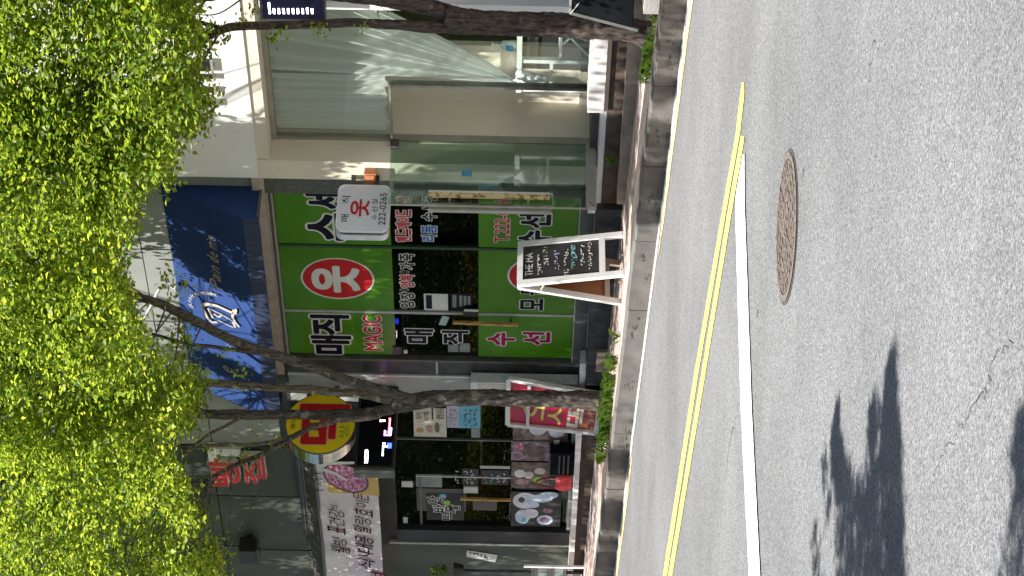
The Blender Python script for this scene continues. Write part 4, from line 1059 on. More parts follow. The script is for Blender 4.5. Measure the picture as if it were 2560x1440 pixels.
# ---------------- potted plant and white rack at the far left
pp = thing('potted_plant', 'yellow green potted plant on a stand at the far left window', 'plant', (-24.6, 14.6, 2.2))
q = aty(1100, 1425, 14.6)
mb = MB()
for k in range(90):
    a = random.uniform(0, 6.28); l_ = random.uniform(.06, .16); b0 = q + Vector((random.uniform(-.06, .06), random.uniform(-.05, .05), random.uniform(-.10, .08)))
    d_ = Vector((math.cos(a), math.sin(a), random.uniform(-.3, .9))).normalized(); s_ = d_.cross(Vector((0, 0, 1))).normalized() * .016
    mb.add([b0, b0 + d_ * l_ * .5 + s_, b0 + d_ * l_, b0 + d_ * l_ * .5 - s_], [(0, 1, 2, 3)])
mb.build('leaves', 'grass_leaf', pp)
MB().tube([q + Vector((0, 0, -.28)), q + Vector((0, 0, -.16))], [.07, .095], 14).build('pot', 'black_plastic', pp)
MB().tube([(q.x, q.y, 0.64), (q.x, q.y, q.z - .28)], 0.02, 8).build('stand', 'black_plastic', pp)
MB().box(q.x - .15, q.x + .15, q.y - .12, q.y + .12, 0.62, 0.655).build('base', 'black_plastic', pp)
wk = thing('white_rack', 'white metal rack with grey panels at the lower left edge', 'rack', (-24.4, 14.5, .65))
x0, x1, z0, z1 = fac(1330, 1398, 1412, 1450, 14.55); zf = rz(x0, KH)
for x in (x0 - .25, x1): MB().bar((x, 14.45, zf), (x, 14.45, z1 + .1), 0.028).build('post', 'white_paint', wk)
for z in (z0, z0 + (z1 - z0) * .5, z1): MB().bar((x0 - .25, 14.45, z), (x1, 14.45, z), 0.018).build('rail', 'alu_dark', wk)
MB().box(x0 - .25, x1 - .02, 14.47, 14.49, z0 + .02, z1 - .02).build('panel', 'paper_grey', wk)

# ---------------- red leaning sign behind the left tree
rl = thing('leaning_sign', 'red framed sign board leaning behind the left tree trunk', 'sign board', (-20.8, 14.6, .65))
C_ = [aty(1490, 1080, 14.50), aty(1505, 985, 14.50), aty(1272, 945, 14.72), aty(1270, 1058, 14.72)]     # bl br tr tl
RX, RUp = (C_[1] - C_[0]), (C_[3] - C_[0]); RN = RX.cross(RUp).normalized()
def rlp(s, t, e=0.0): return C_[0].lerp(C_[1], s).lerp(C_[3].lerp(C_[2], s), t) + RN * e
MB().slab(rlp(0, 0), rlp(1, 0), rlp(1, 1), rlp(0, 1), 0.02).build('panel', 'sign_red', rl)
for a, b in ((rlp(0, 0, .01), rlp(0, 1, .01)), (rlp(1, 0, .01), rlp(1, 1, .01)), (rlp(0, 1, .01), rlp(1, 1, .01)), (rlp(0, 0, .01), rlp(1, 0, .01))):
    MB().bar(a, b, 0.05, 0.045, up=RN).build('frame', 'film_white', rl)
for t, s0, t0, w, h in (('오', .16, .60, .68, .24), ('시', .10, .36, .56, .22), ('떡', .06, .10, .8, .26)):
    letter(t, rlp(s0, t0, .002), RX, RUp, RX.length * w, RUp.length * h, 'vinyl_yellow' if t != '떡' else 'poster_cream', rl, off=0.02)
MB().quad(rlp(.05, .04, .0012), rlp(.95, .04, .0012), rlp(.95, .34, .0012), rlp(.05, .25, .0012)).build('printed_food', 'food_print', rl)
MB().bar(rlp(-.02, .77, .03), rlp(1.02, .77, .03), 0.035, 0.01, up=RN).build('strap', 'strap', rl)
wt = thing('white_box', 'narrow white box standing behind the tree next to the leaning red sign', 'box', (-20.5, 14.8, 1.0))
x0, x1, z0, z1 = fac(1180, 953, 1268, 985, 14.74)
MB().box(x0, x1, 14.72, 14.85, 0.87, z1).build('body', 'paper', wt); MB().box(x0 + .02, x1 - .02, 14.715, 14.719, z0, z1 - .06).build('print', 'poster_cream', wt)
MB().box(x0 - .008, x1 + .008, 14.712, 14.855, z1, z1 + .012).build('lid', 'film_white', wt)

# ---------------- chalkboard on the pavement
ab = thing('chalkboard', 'white framed A-board chalkboard standing on the pavement by the kerb', 'chalkboard', (-17.3, 14.0, .55))
fl, fr_ = road(1560, 690, KH), road(1557, 581, KH)
fl.z = fr_.z = rz(-17.2, KH)
bl_ = road(1552, 772, KH); bl_.z = rz(bl_.x, KH)
FW = (fr_ - fl); top = atx(1293, 722, fl.x - 0.19)
tl_ = Vector((top.x, fl.y, top.z)); tr_ = tl_ + FW
FUp = tl_ - fl; AR, AUv = FW.normalized(), FUp.normalized(); AN_ = AR.cross(AUv)
def abp(s, t, e=0.0): return fl + FW * s + FUp * t + AN_ * e
hw = 0.032
for s in (0, 1):
    off = AR * (hw if s == 0 else -hw)
    MB().bar(abp(s, 0) + off, abp(s, 1) + off, 2 * hw, 0.035, up=AN_).build('front_leg', 'white_paint', ab)
MB().bar(abp(0.115, .975), abp(.885, .975), 0.055, 0.033, up=AN_).build('top_rail', 'white_paint', ab)
MB().bar(abp(0.115, .20), abp(.885, .20), 0.055, 0.033, up=AN_).build('bottom_rail', 'white_paint', ab)
bd = MB().slab(abp(.115, .222, .004), abp(.885, .222, .004), abp(.885, .952, .004), abp(.115, .952, .004), .01).build('board', 'chalk_board', ab)
letter('THE MA', abp(.20, .855, .0045), AR, AUv, FW.length * .52, FUp.length * .07, 'chalk', bd, off=0.0)
for t0, t1, s0, s1, mt in ((.765, .81, .22, .70, 'chalk'), (.70, .75, .40, .66, 'chalk'), (.715, .76, .68, .84, 'chalk_yellow'), (.60, .655, .26, .74, 'chalk_violet'), (.515, .56, .36, .72, 'chalk'), (.43, .49, .24, .82, 'chalk_teal'), (.365, .40, .30, .80, 'chalk'), (.29, .33, .22, .86, 'chalk'), (.47, .56, .14, .26, 'chalk')):
    f_ = Fr(abp(s0, t0, .0058), FW * (s1 - s0), FUp * (t1 - t0)); f_.n = AN_
    scribble(0, 0, 0, 0, f_, mt, bd, max(3, int((s1 - s0) * 16)), 0.006)
# rear half
back = Vector((bl_.x - fl.x, 0, 0)); bt = Vector((-0.03, 0, 0))
def abq(s, t, e=0.0):
    p0 = fl + back + FW * s; p1 = tl_ + bt + FW * s; v = p0.lerp(p1, t); nn = FW.cross(p1 - p0).normalized(); return v - nn * e
for s in (0, 1):
    off = AR * (hw if s == 0 else -hw)
    MB().bar(abq(s, 0) + off, abq(s, .99) + off, 2 * hw, 0.03, up=(1, 0, 0)).build('rear_leg', 'white_paint' if s == 0 else 'batten', ab)
MB().slab(abq(.1, .16), abq(.9, .16), abq(.9, .95), abq(.1, .95), .012).build('rear_panel', 'plywood', ab)
MB().bar(abq(.1, .14, -.01), abq(.9, .14, -.01), 0.05, 0.03, up=(1, 0, 0)).build('rear_rail', 'batten', ab)
MB().bar(abp(.5, .01), abq(.5, .02), 0.012).build('stay', 'batten', ab)
MB().bar(abp(0.02, .75, -.02), abq(0.02, .78, -.01), 0.012).build('stay', 'batten', ab)

# ---------------- black sign board at the right edge
kb_ = thing('black_signboard', 'black sign board with a grey edge leaning beside the right tree', 'sign board', (-13.8, 13.7, .5))
p_t, p_b = aty(1425, 30, 13.62), aty(1596, 74, 13.45); p_b.z = max(p_b.z, rz(p_b.x, KH))
side = Vector((0.75, 0.10, 0))
bt0 = p_b.lerp(p_t, 0.09)
MB().slab(bt0, bt0 + side, p_t + side, p_t, .02).build('panel', 'black_board', kb_)
MB().bar(p_b, p_t, 0.03, 0.03, up=side).build('edge_bar', 'alu_dark', kb_); MB().bar(p_b + side, p_t + side, 0.03, 0.03, up=side).build('edge_bar', 'alu', kb_)
MB().bar(p_t, p_t + side, 0.02, 0.02).build('top_bar', 'alu', kb_)
q0 = p_t.lerp(bt0, .12) + side * .35
MB().tube([q0 + Vector((0, -.012, 0)), q0 + Vector((-.12, -.014, -.03)), p_t + Vector((-.0, -.02, -.005))], 0.006, 6).build('cord', 'alu', kb_)
cbk = thing('concrete_block', 'grey concrete block under the black sign board at the right edge', 'block', (-13.6, 13.6, .47))
x = p_b.x + .28; MB().box(x, x + .4, 13.35, 13.6, rz(x, KH) - .02, rz(x, KH) + .12).build('block', 'concrete', cbk); MB().box(x + .05, x + .35, 13.40, 13.55, rz(x, KH) + .12, rz(x, KH) + .128).build('recess', 'black_riser', cbk)

# ---------------- dotted LED panel at the upper right
lp = thing('dotted_sign', 'black hanging panel with a column of lit white LED bars at the upper right', 'sign', (-14.9, 14.7, 3.6))
x0, x1, z0, z1 = fac(648, -40, 812, 52, 14.62)
MB().box(x0, x1, 14.63, 14.72, z0, z1).build('housing', 'black_plastic', lp)
MB().box(x0 + .02, x1 - .02, 14.626, 14.6295, z0 + .02, z1 - .02).build('screen', 'film_navy', lp)
for k in range(10):
    p = 673 + 11.9 * k; qa = 7 if k == 0 else (20 if k == 8 else 22)
    x0_, x1_, z0_, z1_ = fac(p - 2.2, qa, p + 2.6, 34.5, 14.622)
    MB().box(x0_, x1_, 14.622, 14.6258, z0_, z1_).build('led_bar', 'led_white', lp)
for xx in (x0 + .1, x1 - .1): MB().box(xx, xx + .03, 14.72, 14.80, z1 - .1, z1 - .05).build('bracket', 'black_plastic', lp)

# ---------------- inside the white shop: curtains, table, chair, bottle, cloth
cu1 = thing('curtain', 'short sheer curtain hanging straight above the glass door opening', 'curtain', (-16.5, 15.2, 3.9))
mb = MB(); NX, NT = 90, 12
def ct(s, t):
    x = -16.93 + 0.84 * s; w = .018 * math.sin(s * 60) + .012 * math.sin(s * 23 + 1) + .01 * mnoise.noise(Vector((s * 14, t * 2, 3)))
    return Vector((x + .006 * math.sin(t * 5 + s * 9), 15.20 + w, 3.93 - (1.10 + .014 * math.sin(s * 40) + .01 * math.sin(s * 71)) * t))
for i in range(NX):
    for j in range(NT): mb.quad(ct(i / NX, (j + 1) / NT), ct((i + 1) / NX, (j + 1) / NT), ct((i + 1) / NX, j / NT), ct(i / NX, j / NT))
mb.build('cloth', 'curtain', cu1, True)
MB().tube([(-16.95, 15.2, 3.945), (-14.5, 15.2, 3.945)], 0.012, 8).build('rail', 'alu', cu1)
cu2 = thing('curtain', 'long sheer curtain swept aside and tied at the left of the window', 'curtain', (-15.8, 15.22, 3.9))
mb = MB(); NX, NT = 120, 26
TIE = aty(1288, 206, 15.245)
def cs(s, t):
    xs_ = -16.16 + 1.66 * s; f = t ** (0.55 + 1.9 * s) if False else t
    g_ = (1 - s) * t ** 1.25 + s * (.93 * t + .07 * t ** 12)
    x = xs_ + (TIE.x - xs_) * g_; z = 3.93 - (3.93 - TIE.z) * t
    amp = .042 * (1 - .7 * t)
    y = 15.215 + amp * (math.sin(s * 52 + .6 * math.sin(t * 3)) + .6 * math.sin(s * 21 + 2)) + .03 * t
    return Vector((x, y, z))
for i in range(NX):
    for j in range(NT): mb.quad(cs(i / NX, (j + 1) / NT), cs((i + 1) / NX, (j + 1) / NT), cs((i + 1) / NX, j / NT), cs(i / NX, j / NT))
mb.build('cloth', 'curtain', cu2, True)
tb = thing('white_table', 'small white table standing inside the curtained window', 'table', (-15.8, 15.5, .905))
tx0, tx1, tz = -16.42, -15.3, 1.60
MB().box(tx0, tx1, 15.30, 15.75, tz - .05, tz).build('table_top', 'table_white', tb)
for xx in (tx0 + .03, tx1 - .03, -16.0):
    for yy in (15.33, 15.72): MB().bar((xx, yy, .905), (xx, yy, tz - .05), 0.045).build('leg', 'table_white', tb)
MB().bar((tx0, 15.33, 1.27), (-16.0, 15.33, 1.27), 0.03).build('stretcher', 'table_white', tb)
ch = thing('chair', 'light framed folding chair inside the window behind the right tree', 'chair', (-15.6, 15.4, .905))
for a, b in (((-15.85, 15.45, .92), (-15.55, 15.42, 1.50)), ((-15.35, 15.45, .92), (-15.6, 15.42, 1.50)), ((-15.85, 15.25, .92), (-15.5, 15.25, 1.18)), ((-15.35, 15.25, .92), (-15.7, 15.25, 1.18))): MB().bar(a, b, 0.022).build('leg', 'table_white', ch)
MB().box(-15.85, -15.35, 15.22, 15.5, 1.18, 1.205).build('seat', 'table_white', ch); MB().box(-15.66, -15.4, 15.41, 15.43, 1.40, 1.55).build('backrest', 'table_white', ch)
pb = thing('pump_bottle', 'white pump bottle standing on the table in the window', 'bottle', (-15.95, 15.45, tz))
q = aty(1255, 112, 15.45)
MB().tube([(q.x, 15.45, tz), (q.x, 15.45, tz + .13), (q.x, 15.45, tz + .16)], [.045, .045, .018], 14).build('body', 'bottle', pb, True)
MB().tube([(q.x, 15.45, tz + .16), (q.x, 15.45, tz + .22)], .012, 8).build('neck', 'bottle', pb); MB().box(q.x - .05, q.x + .02, 15.435, 15.465, tz + .22, tz + .24).build('pump_head', 'white_paint', pb)
MB().box(q.x - .035, q.x + .035, 15.402, 15.406, tz + .03, tz + .10).build('bottle_label', 'sticker_blue', pb)
cb_ = thing('cloth_bundle', 'crumpled white cloth bundle tied to the table edge in the window', 'cloth', (-16.3, 15.25, 1.35))
q = aty(1335, 204, 15.24)
mb = MB()
for k in range(13):
    c_ = q + Vector((random.uniform(-.09, .09), random.uniform(-.02, .03), random.uniform(-.12, .14))); rr = random.uniform(.03, .055)
    NS, NR = 9, 6
    for i in range(NR):
        for j in range(NS):
            def sp(a, b):
                d_ = Vector((math.sin(a) * math.cos(b), math.sin(a) * math.sin(b), math.cos(a))); return c_ + d_ * rr * (1 + .5 * mnoise.noise(d_ * 2 + c_ * 9))
            a0, a1, b0, b1 = math.pi * i / NR, math.pi * (i + 1) / NR, 2 * math.pi * j / NS, 2 * math.pi * (j + 1) / NS
            mb.quad(sp(a0, b0), sp(a1, b0), sp(a1, b1), sp(a0, b1))
mb.build('cloth', 'white_cloth', cb_, True)
MB().tube([q + Vector((.02, 0, .14)), q + Vector((.0, .01, .25))], .012, 6).build('tie', 'white_cloth', cb_)

# ================================================================== TREES AND PLANTS
def leaves_mesh(centers, n_per, spread, lmin, lmax, droop=0.0, flat=0.6, wr=0.30):
    C0 = np.asarray(centers, float); n = len(C0) * n_per
    c = np.repeat(C0, n_per, 0) + rng.normal(0, 1, (n, 3)) * np.asarray(spread)
    d = rng.normal(0, 1, (n, 3)); d[:, 2] = d[:, 2] * 0.45 - droop; d /= np.linalg.norm(d, axis=1)[:, None]
    up = rng.normal(0, flat, (n, 3)) + np.array([-0.1, -0.35, 0.9])
    s = np.cross(d, up); s /= np.linalg.norm(s, axis=1)[:, None]
    nn = np.cross(s, d)
    Ln = rng.uniform(lmin, lmax, (n, 1)); Wd = Ln * rng.uniform(wr * .8, wr * 1.25, (n, 1))
    f = Wd * rng.uniform(0.15, 0.5, (n, 1))
    p0 = c; p1 = c + d * Ln * .45 - s * Wd + nn * f; p2 = c + d * Ln - nn * f * .4; p3 = c + d * Ln * .45 + s * Wd + nn * f
    V = np.stack([p0, p1, p2, p3], 1).reshape(-1, 3)
    base = np.arange(n) * 4
    F = np.stack([base, base + 2, base + 1, base, base + 3, base + 2], 1).reshape(-1)
    me = bpy.data.meshes.new('leaves')
    me.vertices.add(len(V)); me.vertices.foreach_set('co', V.astype(np.float32).ravel())
    me.loops.add(len(F)); me.loops.foreach_set('vertex_index', F.astype(np.int32))
    me.polygons.add(n * 2); me.polygons.foreach_set('loop_start', (np.arange(n * 2) * 3).astype(np.int32))
    me.update(); me.validate()
    return me
def barkbump(a, fz):
    def f(p, dr):
        q = Vector((p.x * 26, p.y * 26, p.z * fz))
        r_ = 1 - abs(mnoise.noise(q)) * 2
        return a * r_ + a * .7 * mnoise.noise(q * 2.3)
    return f
def resample(pts, step):
    P = [Vector(p[:3]) for p in pts]; R = [p[3] for p in pts]; out, ro = [], []
    for i in range(len(P) - 1):
        p0, p1, p2, p3 = P[max(i - 1, 0)], P[i], P[i + 1], P[min(i + 2, len(P) - 1)]
        k = max(1, int((p2 - p1).length / step))
        for j in range(k):
            t = j / k
            out.append(0.5 * ((2 * p1) + (p2 - p0) * t + (2 * p0 - 5 * p1 + 4 * p2 - p3) * t * t + (3 * p1 - p0 - 3 * p2 + p3) * t ** 3)); ro.append(R[i] + (R[i + 1] - R[i]) * t)
    out.append(P[-1]); ro.append(R[-1]); return out, ro
def limb(tab, y, w, name, mat, parent, seg=16, amp=0.13, step=0.028, wob=0.006):
    """tab: (px, py, width in px [, y]) down the limb"""
    pts = []
    for k, row in enumerate(tab):
        yy = row[3] if len(row) > 3 else y
        p = aty(row[0], row[1], yy); dist = (p - EYEP).dot(VL)
        pts.append((p.x, p.y, p.z, row[2] * w * .93 / 2 * dist / FPX))
    P, R = resample(pts, step)
    P = [p + Vector((mnoise.noise(p * 5), mnoise.noise(p * 5 + Vector((9, 0, 0))), 0)) * wob for p in P]
    mb = MB(); mb.tube(P, R, seg, True, barkbump(amp, 9))
    mb.build(name, mat, parent, True)
    return P
def twigs(name, pts, limbs, mat, parent, count, r0=0.009):
    LP = np.array([tuple(p) for L_ in limbs for p in L_[::3]]); mb = MB()
    idx = rng.choice(len(pts), min(count, len(pts)), replace=False)
    for i in idx:
        c = np.array(pts[i]); dd = np.linalg.norm((LP - c) * np.array([1, 1, .8]) , axis=1) + np.maximum(0, LP[:, 2] - c[2]) * 1.5
        a = Vector(LP[int(dd.argmin())]); b = Vector(c)
        if (b - a).length > 2.6: a = b + (a - b).normalized() * 1.6
        m = a.lerp(b, .5) + Vector((random.uniform(-.1, .1), random.uniform(-.1, .1), random.uniform(-.02, .14)))
        pp_, rr = resample([(*a, r0), (*m, r0 * .7), (*b, r0 * .3)], 0.16)
        mb.tube(pp_, rr, 5, False)
    return tag(mb.build(name, mat, parent), kind='stuff')
LOW = [(-260, 470), (0, 500), (60, 515), (100, 540), (170, 500), (210, 528), (260, 520), (300, 490), (330, 470), (380, 432), (430, 405), (450, 392), (480, 362), (540, 348), (600, 335), (660, 318), (690, 300), (740, 338), (790, 345), (830, 372), (870, 385), (900, 425), (930, 495), (960, 512), (1000, 510), (1050, 505), (1075, 470), (1110, 425), (1150, 452), (1200, 470), (1260, 522), (1310, 530), (1350, 490), (1380, 528), (1440, 575), (1750, 610)]
def shadow_on(c, y):
    k = (y - c[1]) / SUN_D.y
    return c[0] + SUN_D.x * k, c[2] + SUN_D.z * k
SUNLIT = [(14.0, -17.75, -16.95, .35, 1.8, 1.0), (14.8, -16.12, -12, 3.85, 6.5, 1.0), (14.6, -16.15, -14.8, .5, 1.2, 1.0), (15.2, -16.55, -14.3, .9, 3.5, 1.0), (14.8, -16.15, -14.8, .7, 1.3, 1.0), (14.25, -24, -13, .4, .8, .35),
          (13.2, -18.9, -15.9, .3, .75, .8), (14.65, -20.1, -18.82, 3.55, 5.4, 1.0), (14.65, -21.1, -20.25, 3.5, 5.4, 1.0), (14.88, -20.5, -19.85, .8, 1.25, .85), (14.5, -20.9, -20.3, .6, 2.1, .7)]
DAPPLE = [(14.8, -17.3, -16.0, 2.2, 5.8, 3.6, -.06), (14.65, -18.9, -17.5, 3.5, 5.5, 3.6, .0), (14.9, -25, -21.1, 2.5, 6.2, 3.5, .22), (13.15, -23, -12, .1, .75, 2.6, .05)]
def blocks_sun(c):
    for (y, x0, x1, z0, z1, pr) in SUNLIT:
        if c[1] < y:
            xs_, zs_ = shadow_on(c, y)
            if x0 < xs_ < x1 and z0 < zs_ < z1 and random.random() < pr: return True
    for (y, x0, x1, z0, z1, fx, th) in DAPPLE:       # narrow gaps in the crowns
        if c[1] < y:
            xs_, zs_ = shadow_on(c, y)
            if x0 < xs_ < x1 and z0 < zs_ < z1 and mnoise.noise(Vector((xs_ * fx, zs_ * .9, 7))) > th: return True
    return False
def seen_at(c):
    d = Vector(c) - EYEP; z = d.dot(VL)
    return 1280 + FPX * d.dot(VH) / z, 720 - FPX * d.dot(UH) / z
def shade_points(n, y, x0, x1, z0, z1, ya, yb, gap=-9):
    out = []
    for _ in range(n * 8):
        if len(out) >= n: break
        xs_, zs_ = random.uniform(x0, x1), random.uniform(z0, z1); yy = random.uniform(ya, yb); k = (y - yy) / SUN_D.y
        c = Vector((xs_ - SUN_D.x * k, yy, zs_ - SUN_D.z * k))
        if mnoise.noise(Vector((xs_ * 5, zs_ * .8, 1))) < gap or blocks_sun(c): continue
        p_, q_ = seen_at(c)
        if p_ > lerp_tab(LOW, q_) - 25: continue
        out.append(tuple(c))
    return out
def crown_points(q0, q1, n, ylo, yhi, top, gap=0.0, lowoff=0):
    out = []
    while len(out) < n:
        q = random.uniform(q0, q1); lo = lerp_tab(LOW, q) - 22 + lowoff; p = top + (lo - top) * random.random() ** 0.85
        y = random.uniform(ylo, yhi); c = aty(p, q, y)
        g = mnoise.noise(c * 2.1) + .5 * mnoise.noise(c * 4.7)
        if g < gap - random.uniform(0, .25) or blocks_sun(c): continue
        out.append(tuple(c))
    return out

# ---- left tree
lt = thing('street_tree', 'grey barked tree with several forked limbs and grass round its foot', 'tree', (-19.6, 13.85, .6), 'trees along the kerb')
YT = 13.85
L1 = limb([(1522, 1006, 66), (1505, 1004, 52), (1470, 1001, 46), (1400, 998, 42), (1300, 996, 41), (1200, 994, 40), (1120, 995, 40), (1060, 1000, 42), (1010, 1010, 42), (985, 1016, 34)], YT, 1, 'trunk', 'bark_grey', lt, 26, .15, .02)
L2 = limb([(1035, 1000, 26), (1000, 990, 25), (960, 976, 25), (880, 955, 26), (800, 925, 26), (720, 898, 25), (640, 872, 25), (570, 845, 24), (500, 808, 24), (440, 778, 24), (390, 755, 22), (320, 735, 18), (200, 700, 12)], YT - .05, 1, 'limb', 'bark_grey', lt, 14)
L3 = limb([(1010, 1008, 24), (960, 998, 24), (900, 985, 22), (820, 979, 22), (740, 973, 20), (660, 968, 19), (600, 963, 19), (550, 959, 21), (490, 957, 18), (420, 950, 16), (300, 930, 12)], YT + .06, 1, 'limb', 'bark_pale', lt, 14)
L4 = limb([(1000, 1014, 33), (950, 1028, 28), (900, 1034, 27), (820, 1036, 25), (740, 1036, 25), (660, 1037, 24), (590, 1036, 26), (520, 1036, 24), (460, 1032, 22), (380, 1030, 18), (250, 1010, 14), (0, 980, 10)], YT, 1, 'limb', 'bark_grey', lt, 14)
L5 = limb([(950, 1040, 14), (900, 1047, 14), (840, 1052, 14), (780, 1068, 13), (720, 1094, 12), (650, 1110, 11), (560, 1112, 11), (480, 1117, 10), (420, 1125, 8)], YT - .12, 1, 'limb', 'bark_pale', lt, 10)
L6 = limb([(790, 1062, 13), (740, 1088, 14), (700, 1110, 14), (650, 1138, 14), (600, 1158, 12), (550, 1182, 10), (520, 1200, 8)], YT - .16, 1, 'limb', 'bark_grey', lt, 10)
L7 = limb([(600, 1045, 9), (560, 1068, 9), (530, 1082, 9), (490, 1112, 8), (450, 1148, 7)], YT - .2, 1, 'limb', 'bark_pale', lt, 8)
L8 = limb([(700, 890, 10), (620, 880, 11), (540, 868, 10), (480, 862, 10), (430, 848, 9), (380, 835, 8)], YT - .1, 1, 'limb', 'bark_grey', lt, 8)
L9 = limb([(510, 1030, 12), (460, 1005, 12), (420, 985, 11), (375, 970, 10)], YT, 1, 'limb', 'bark_grey', lt, 8)
L10 = limb([(450, 1030, 14), (400, 1000, 13), (330, 990, 12), (240, 1010, 10), (150, 1090, 8), (60, 1160, 6)], YT - .3, 1, 'limb', 'bark_grey', lt, 8)
L11 = limb([(420, 1125, 9), (330, 1090, 9), (200, 1120, 8), (100, 1170, 7), (0, 1200, 6)], YT - .5, 1, 'limb', 'bark_grey', lt, 8)
LL = [L2[len(L2) // 2:], L3[len(L3) // 2:], L4[len(L4) // 2:], L5, L6, L10, L11]
pts = crown_points(520, 720, 800, 12.2, 14.45, -620, -.27)
pts += crown_points(700, 1070, 1150, 11.9, 13.45, -330, -.27)
pts += crown_points(1060, 1760, 2200, 11.9, 14.3, -520, -.3)
pts += shade_points(260, 14.6, -18.95, -17.3, 4.1, 5.2, 13.1, 14.2, -.25) + shade_points(60, 14.6, -20.15, -19.75, 4.1, 5.1, 12.6, 13.4)
pts += shade_points(340, 14.9, -25, -21.0, 2.6, 6.2, 12.6, 14.0)
pts += shade_points(120, 13.15, -22.5, -18.7, .3, .6, 9.6, 11.6, -.05)
# small sprays on the limbs
spr = []
for (p, q, y, n) in ((470, 830, 13.7, 3), (440, 700, 13.8, 3), (500, 960, 13.7, 9), (480, 1000, 13.7, 12), (470, 1040, 13.7, 10), (440, 980, 13.7, 8), (490, 1300, 13.5, 10), (520, 1370, 13.5, 8), (540, 1410, 13.5, 7), (455, 880, 13.6, 3)):
    for _ in range(n): pts.append(tuple(aty(p + random.uniform(-22, 12), q + random.uniform(-18, 18), y + random.uniform(-.1, .1))))
for (p, q) in ((590, 925), (560, 880), (612, 935), (596, 972), (640, 1085), (560, 1150), (530, 950), (605, 1135), (615, 1140), (640, 1160), (520, 1120), (690, 1095), (545, 1140), (575, 870), (470, 850), (500, 905), (560, 1390), (575, 1380), (550, 1340), (480, 1230)):
    spr.append(tuple(aty(p, q, 13.68)))
so_ = link('sprays', leaves_mesh(spr, 14, (.045, .045, .045), .035, .06, flat=.5), lt); so_.data.materials.append(M['leaf']); tag(so_, kind='stuff')
cr = link('crown', leaves_mesh(pts, 32, (.085, .085, .06), .042, .076, flat=.5), lt); cr.data.materials.append(M['leaf']); tag(cr, kind='stuff')
twigs('twig', pts, LL, 'bark_grey', lt, 260)

# ---- right tree
rt = thing('street_tree', 'thick brown barked tree with a low fork at the right of the white shop', 'tree', (-14.9, 13.75, .5), 'trees along the kerb')
YT2 = 13.72
R1 = limb([(1622, 88, 82), (1605, 82, 64), (1570, 74, 58), (1500, 68, 60), (1420, 63, 60), (1340, 61, 60), (1260, 58, 60), (1190, 55, 62), (1140, 50, 66), (1110, 46, 60)], YT2, 1, 'trunk', 'bark_brown', rt, 28, .14, .02)
R2 = limb([(1150, 66, 34), (1100, 68, 33), (1050, 66, 30), (980, 62, 25), (900, 58, 23), (820, 58, 23), (740, 62, 22), (660, 64, 22), (600, 66, 22), (560, 72, 22), (520, 92, 20), (470, 112, 18), (420, 125, 15), (360, 170, 12), (250, 240, 9)], YT2 - .05, 1, 'limb', 'bark_brown', rt, 14)
R3 = limb([(1150, 40, 44), (1090, 24, 44), (1040, 12, 40), (980, 2, 38), (900, -8, 36), (760, -20, 32), (600, -20, 28), (420, 5, 26), (300, 12, 22), (150, 60, 16)], YT2 + .05, 1, 'limb', 'bark_brown', rt, 14)
R4 = limb([(560, 72, 12), (520, 62, 12), (480, 50, 11), (430, 30, 10)], YT2, 1, 'limb', 'bark_brown', rt, 8)
R5 = limb([(470, 112, 9), (440, 160, 9), (430, 220, 8), (400, 250, 7)], YT2, 1, 'limb', 'bark_brown', rt, 8)
R6 = limb([(250, 240, 11), (180, 160, 10), (120, 190, 9), (60, 280, 8), (0, 330, 7)], YT2 - .3, 1, 'limb', 'bark_brown', rt, 8)
pts = crown_points(-260, 260, 1150, 12.1, 13.9, -300, -.32)
pts += crown_points(240, 540, 1250, 12.2, 14.35, -620, -.35)
pts += shade_points(150, 14.8, -17.3, -16.25, 3.8, 5.4, 12.6, 14.1, .0) + shade_points(80, 13.15, -16.0, -12.6, .3, .6, 9.6, 11.6, .0)
spr = []
for (p, q, y, n) in ((480, 290, 13.6, 4), (500, 300, 13.6, 4), (515, 250, 13.6, 4), (430, 420, 13.6, 4), (410, 440, 13.6, 3), (500, 90, 13.6, 5)):
    for _ in range(n): pts.append(tuple(aty(p + random.uniform(-18, 10), q + random.uniform(-10, 10), y + random.uniform(-.1, .1))))
for (p, q) in ((690, 92), (678, 98), (700, 90), (800, 72), (795, 68), (620, 42), (612, 50), (545, 100), (556, 92), (566, 88), (940, 30), (905, 66), (640, 20), (525, 60), (520, 250), (495, 305)):
    spr.append(tuple(aty(p, q, 13.52)))
so_ = link('sprays', leaves_mesh(spr, 14, (.04, .04, .04), .035, .06, flat=.5), rt); so_.data.materials.append(M['leaf_right']); tag(so_, kind='stuff')
cr = link('crown', leaves_mesh(pts, 32, (.085, .085, .06), .042, .076, flat=.5), rt); cr.data.materials.append(M['leaf_right']); tag(cr, kind='stuff')
twigs('twig', pts, [R2[len(R2) // 2:], R3[len(R3) // 2:], R5, R6], 'bark_brown', rt, 120)

# ---- tree on the near verge: out of the picture to the left, its shadow lies on the road
nt_ = thing('verge_tree', 'tree on the near side of the road whose shadow falls across the asphalt', 'tree', (-9.6, 0.2, .12))
def shade_pt(px, py, zt):
    p = road(px, py); k = (zt - p.z) / -SUN_D.z; return p - SUN_D * k
pts = []
def shade(poly_p, poly_q, n, z0, z1):
    for _ in range(n): pts.append(tuple(shade_pt(random.uniform(*poly_p), random.uniform(*poly_q), random.uniform(z0, z1))))
def plume(tab, n, z0, z1):
    for _ in range(n):
        q = random.uniform(tab[0][0], tab[-1][0])
        a = lerp_tab([(t[0], t[1]) for t in tab], q); b = lerp_tab([(t[0], t[2]) for t in tab], q)
        shade((a + 2, b - 2), (q, q), 1, z0, z1)
plume([(900, 2222, 2230), (960, 2212, 2236), (1050, 2204, 2246), (1150, 2198, 2252), (1280, 2206, 2254), (1420, 2212, 2262), (2100, 2206, 2262)], 560, 4.4, 5.8)
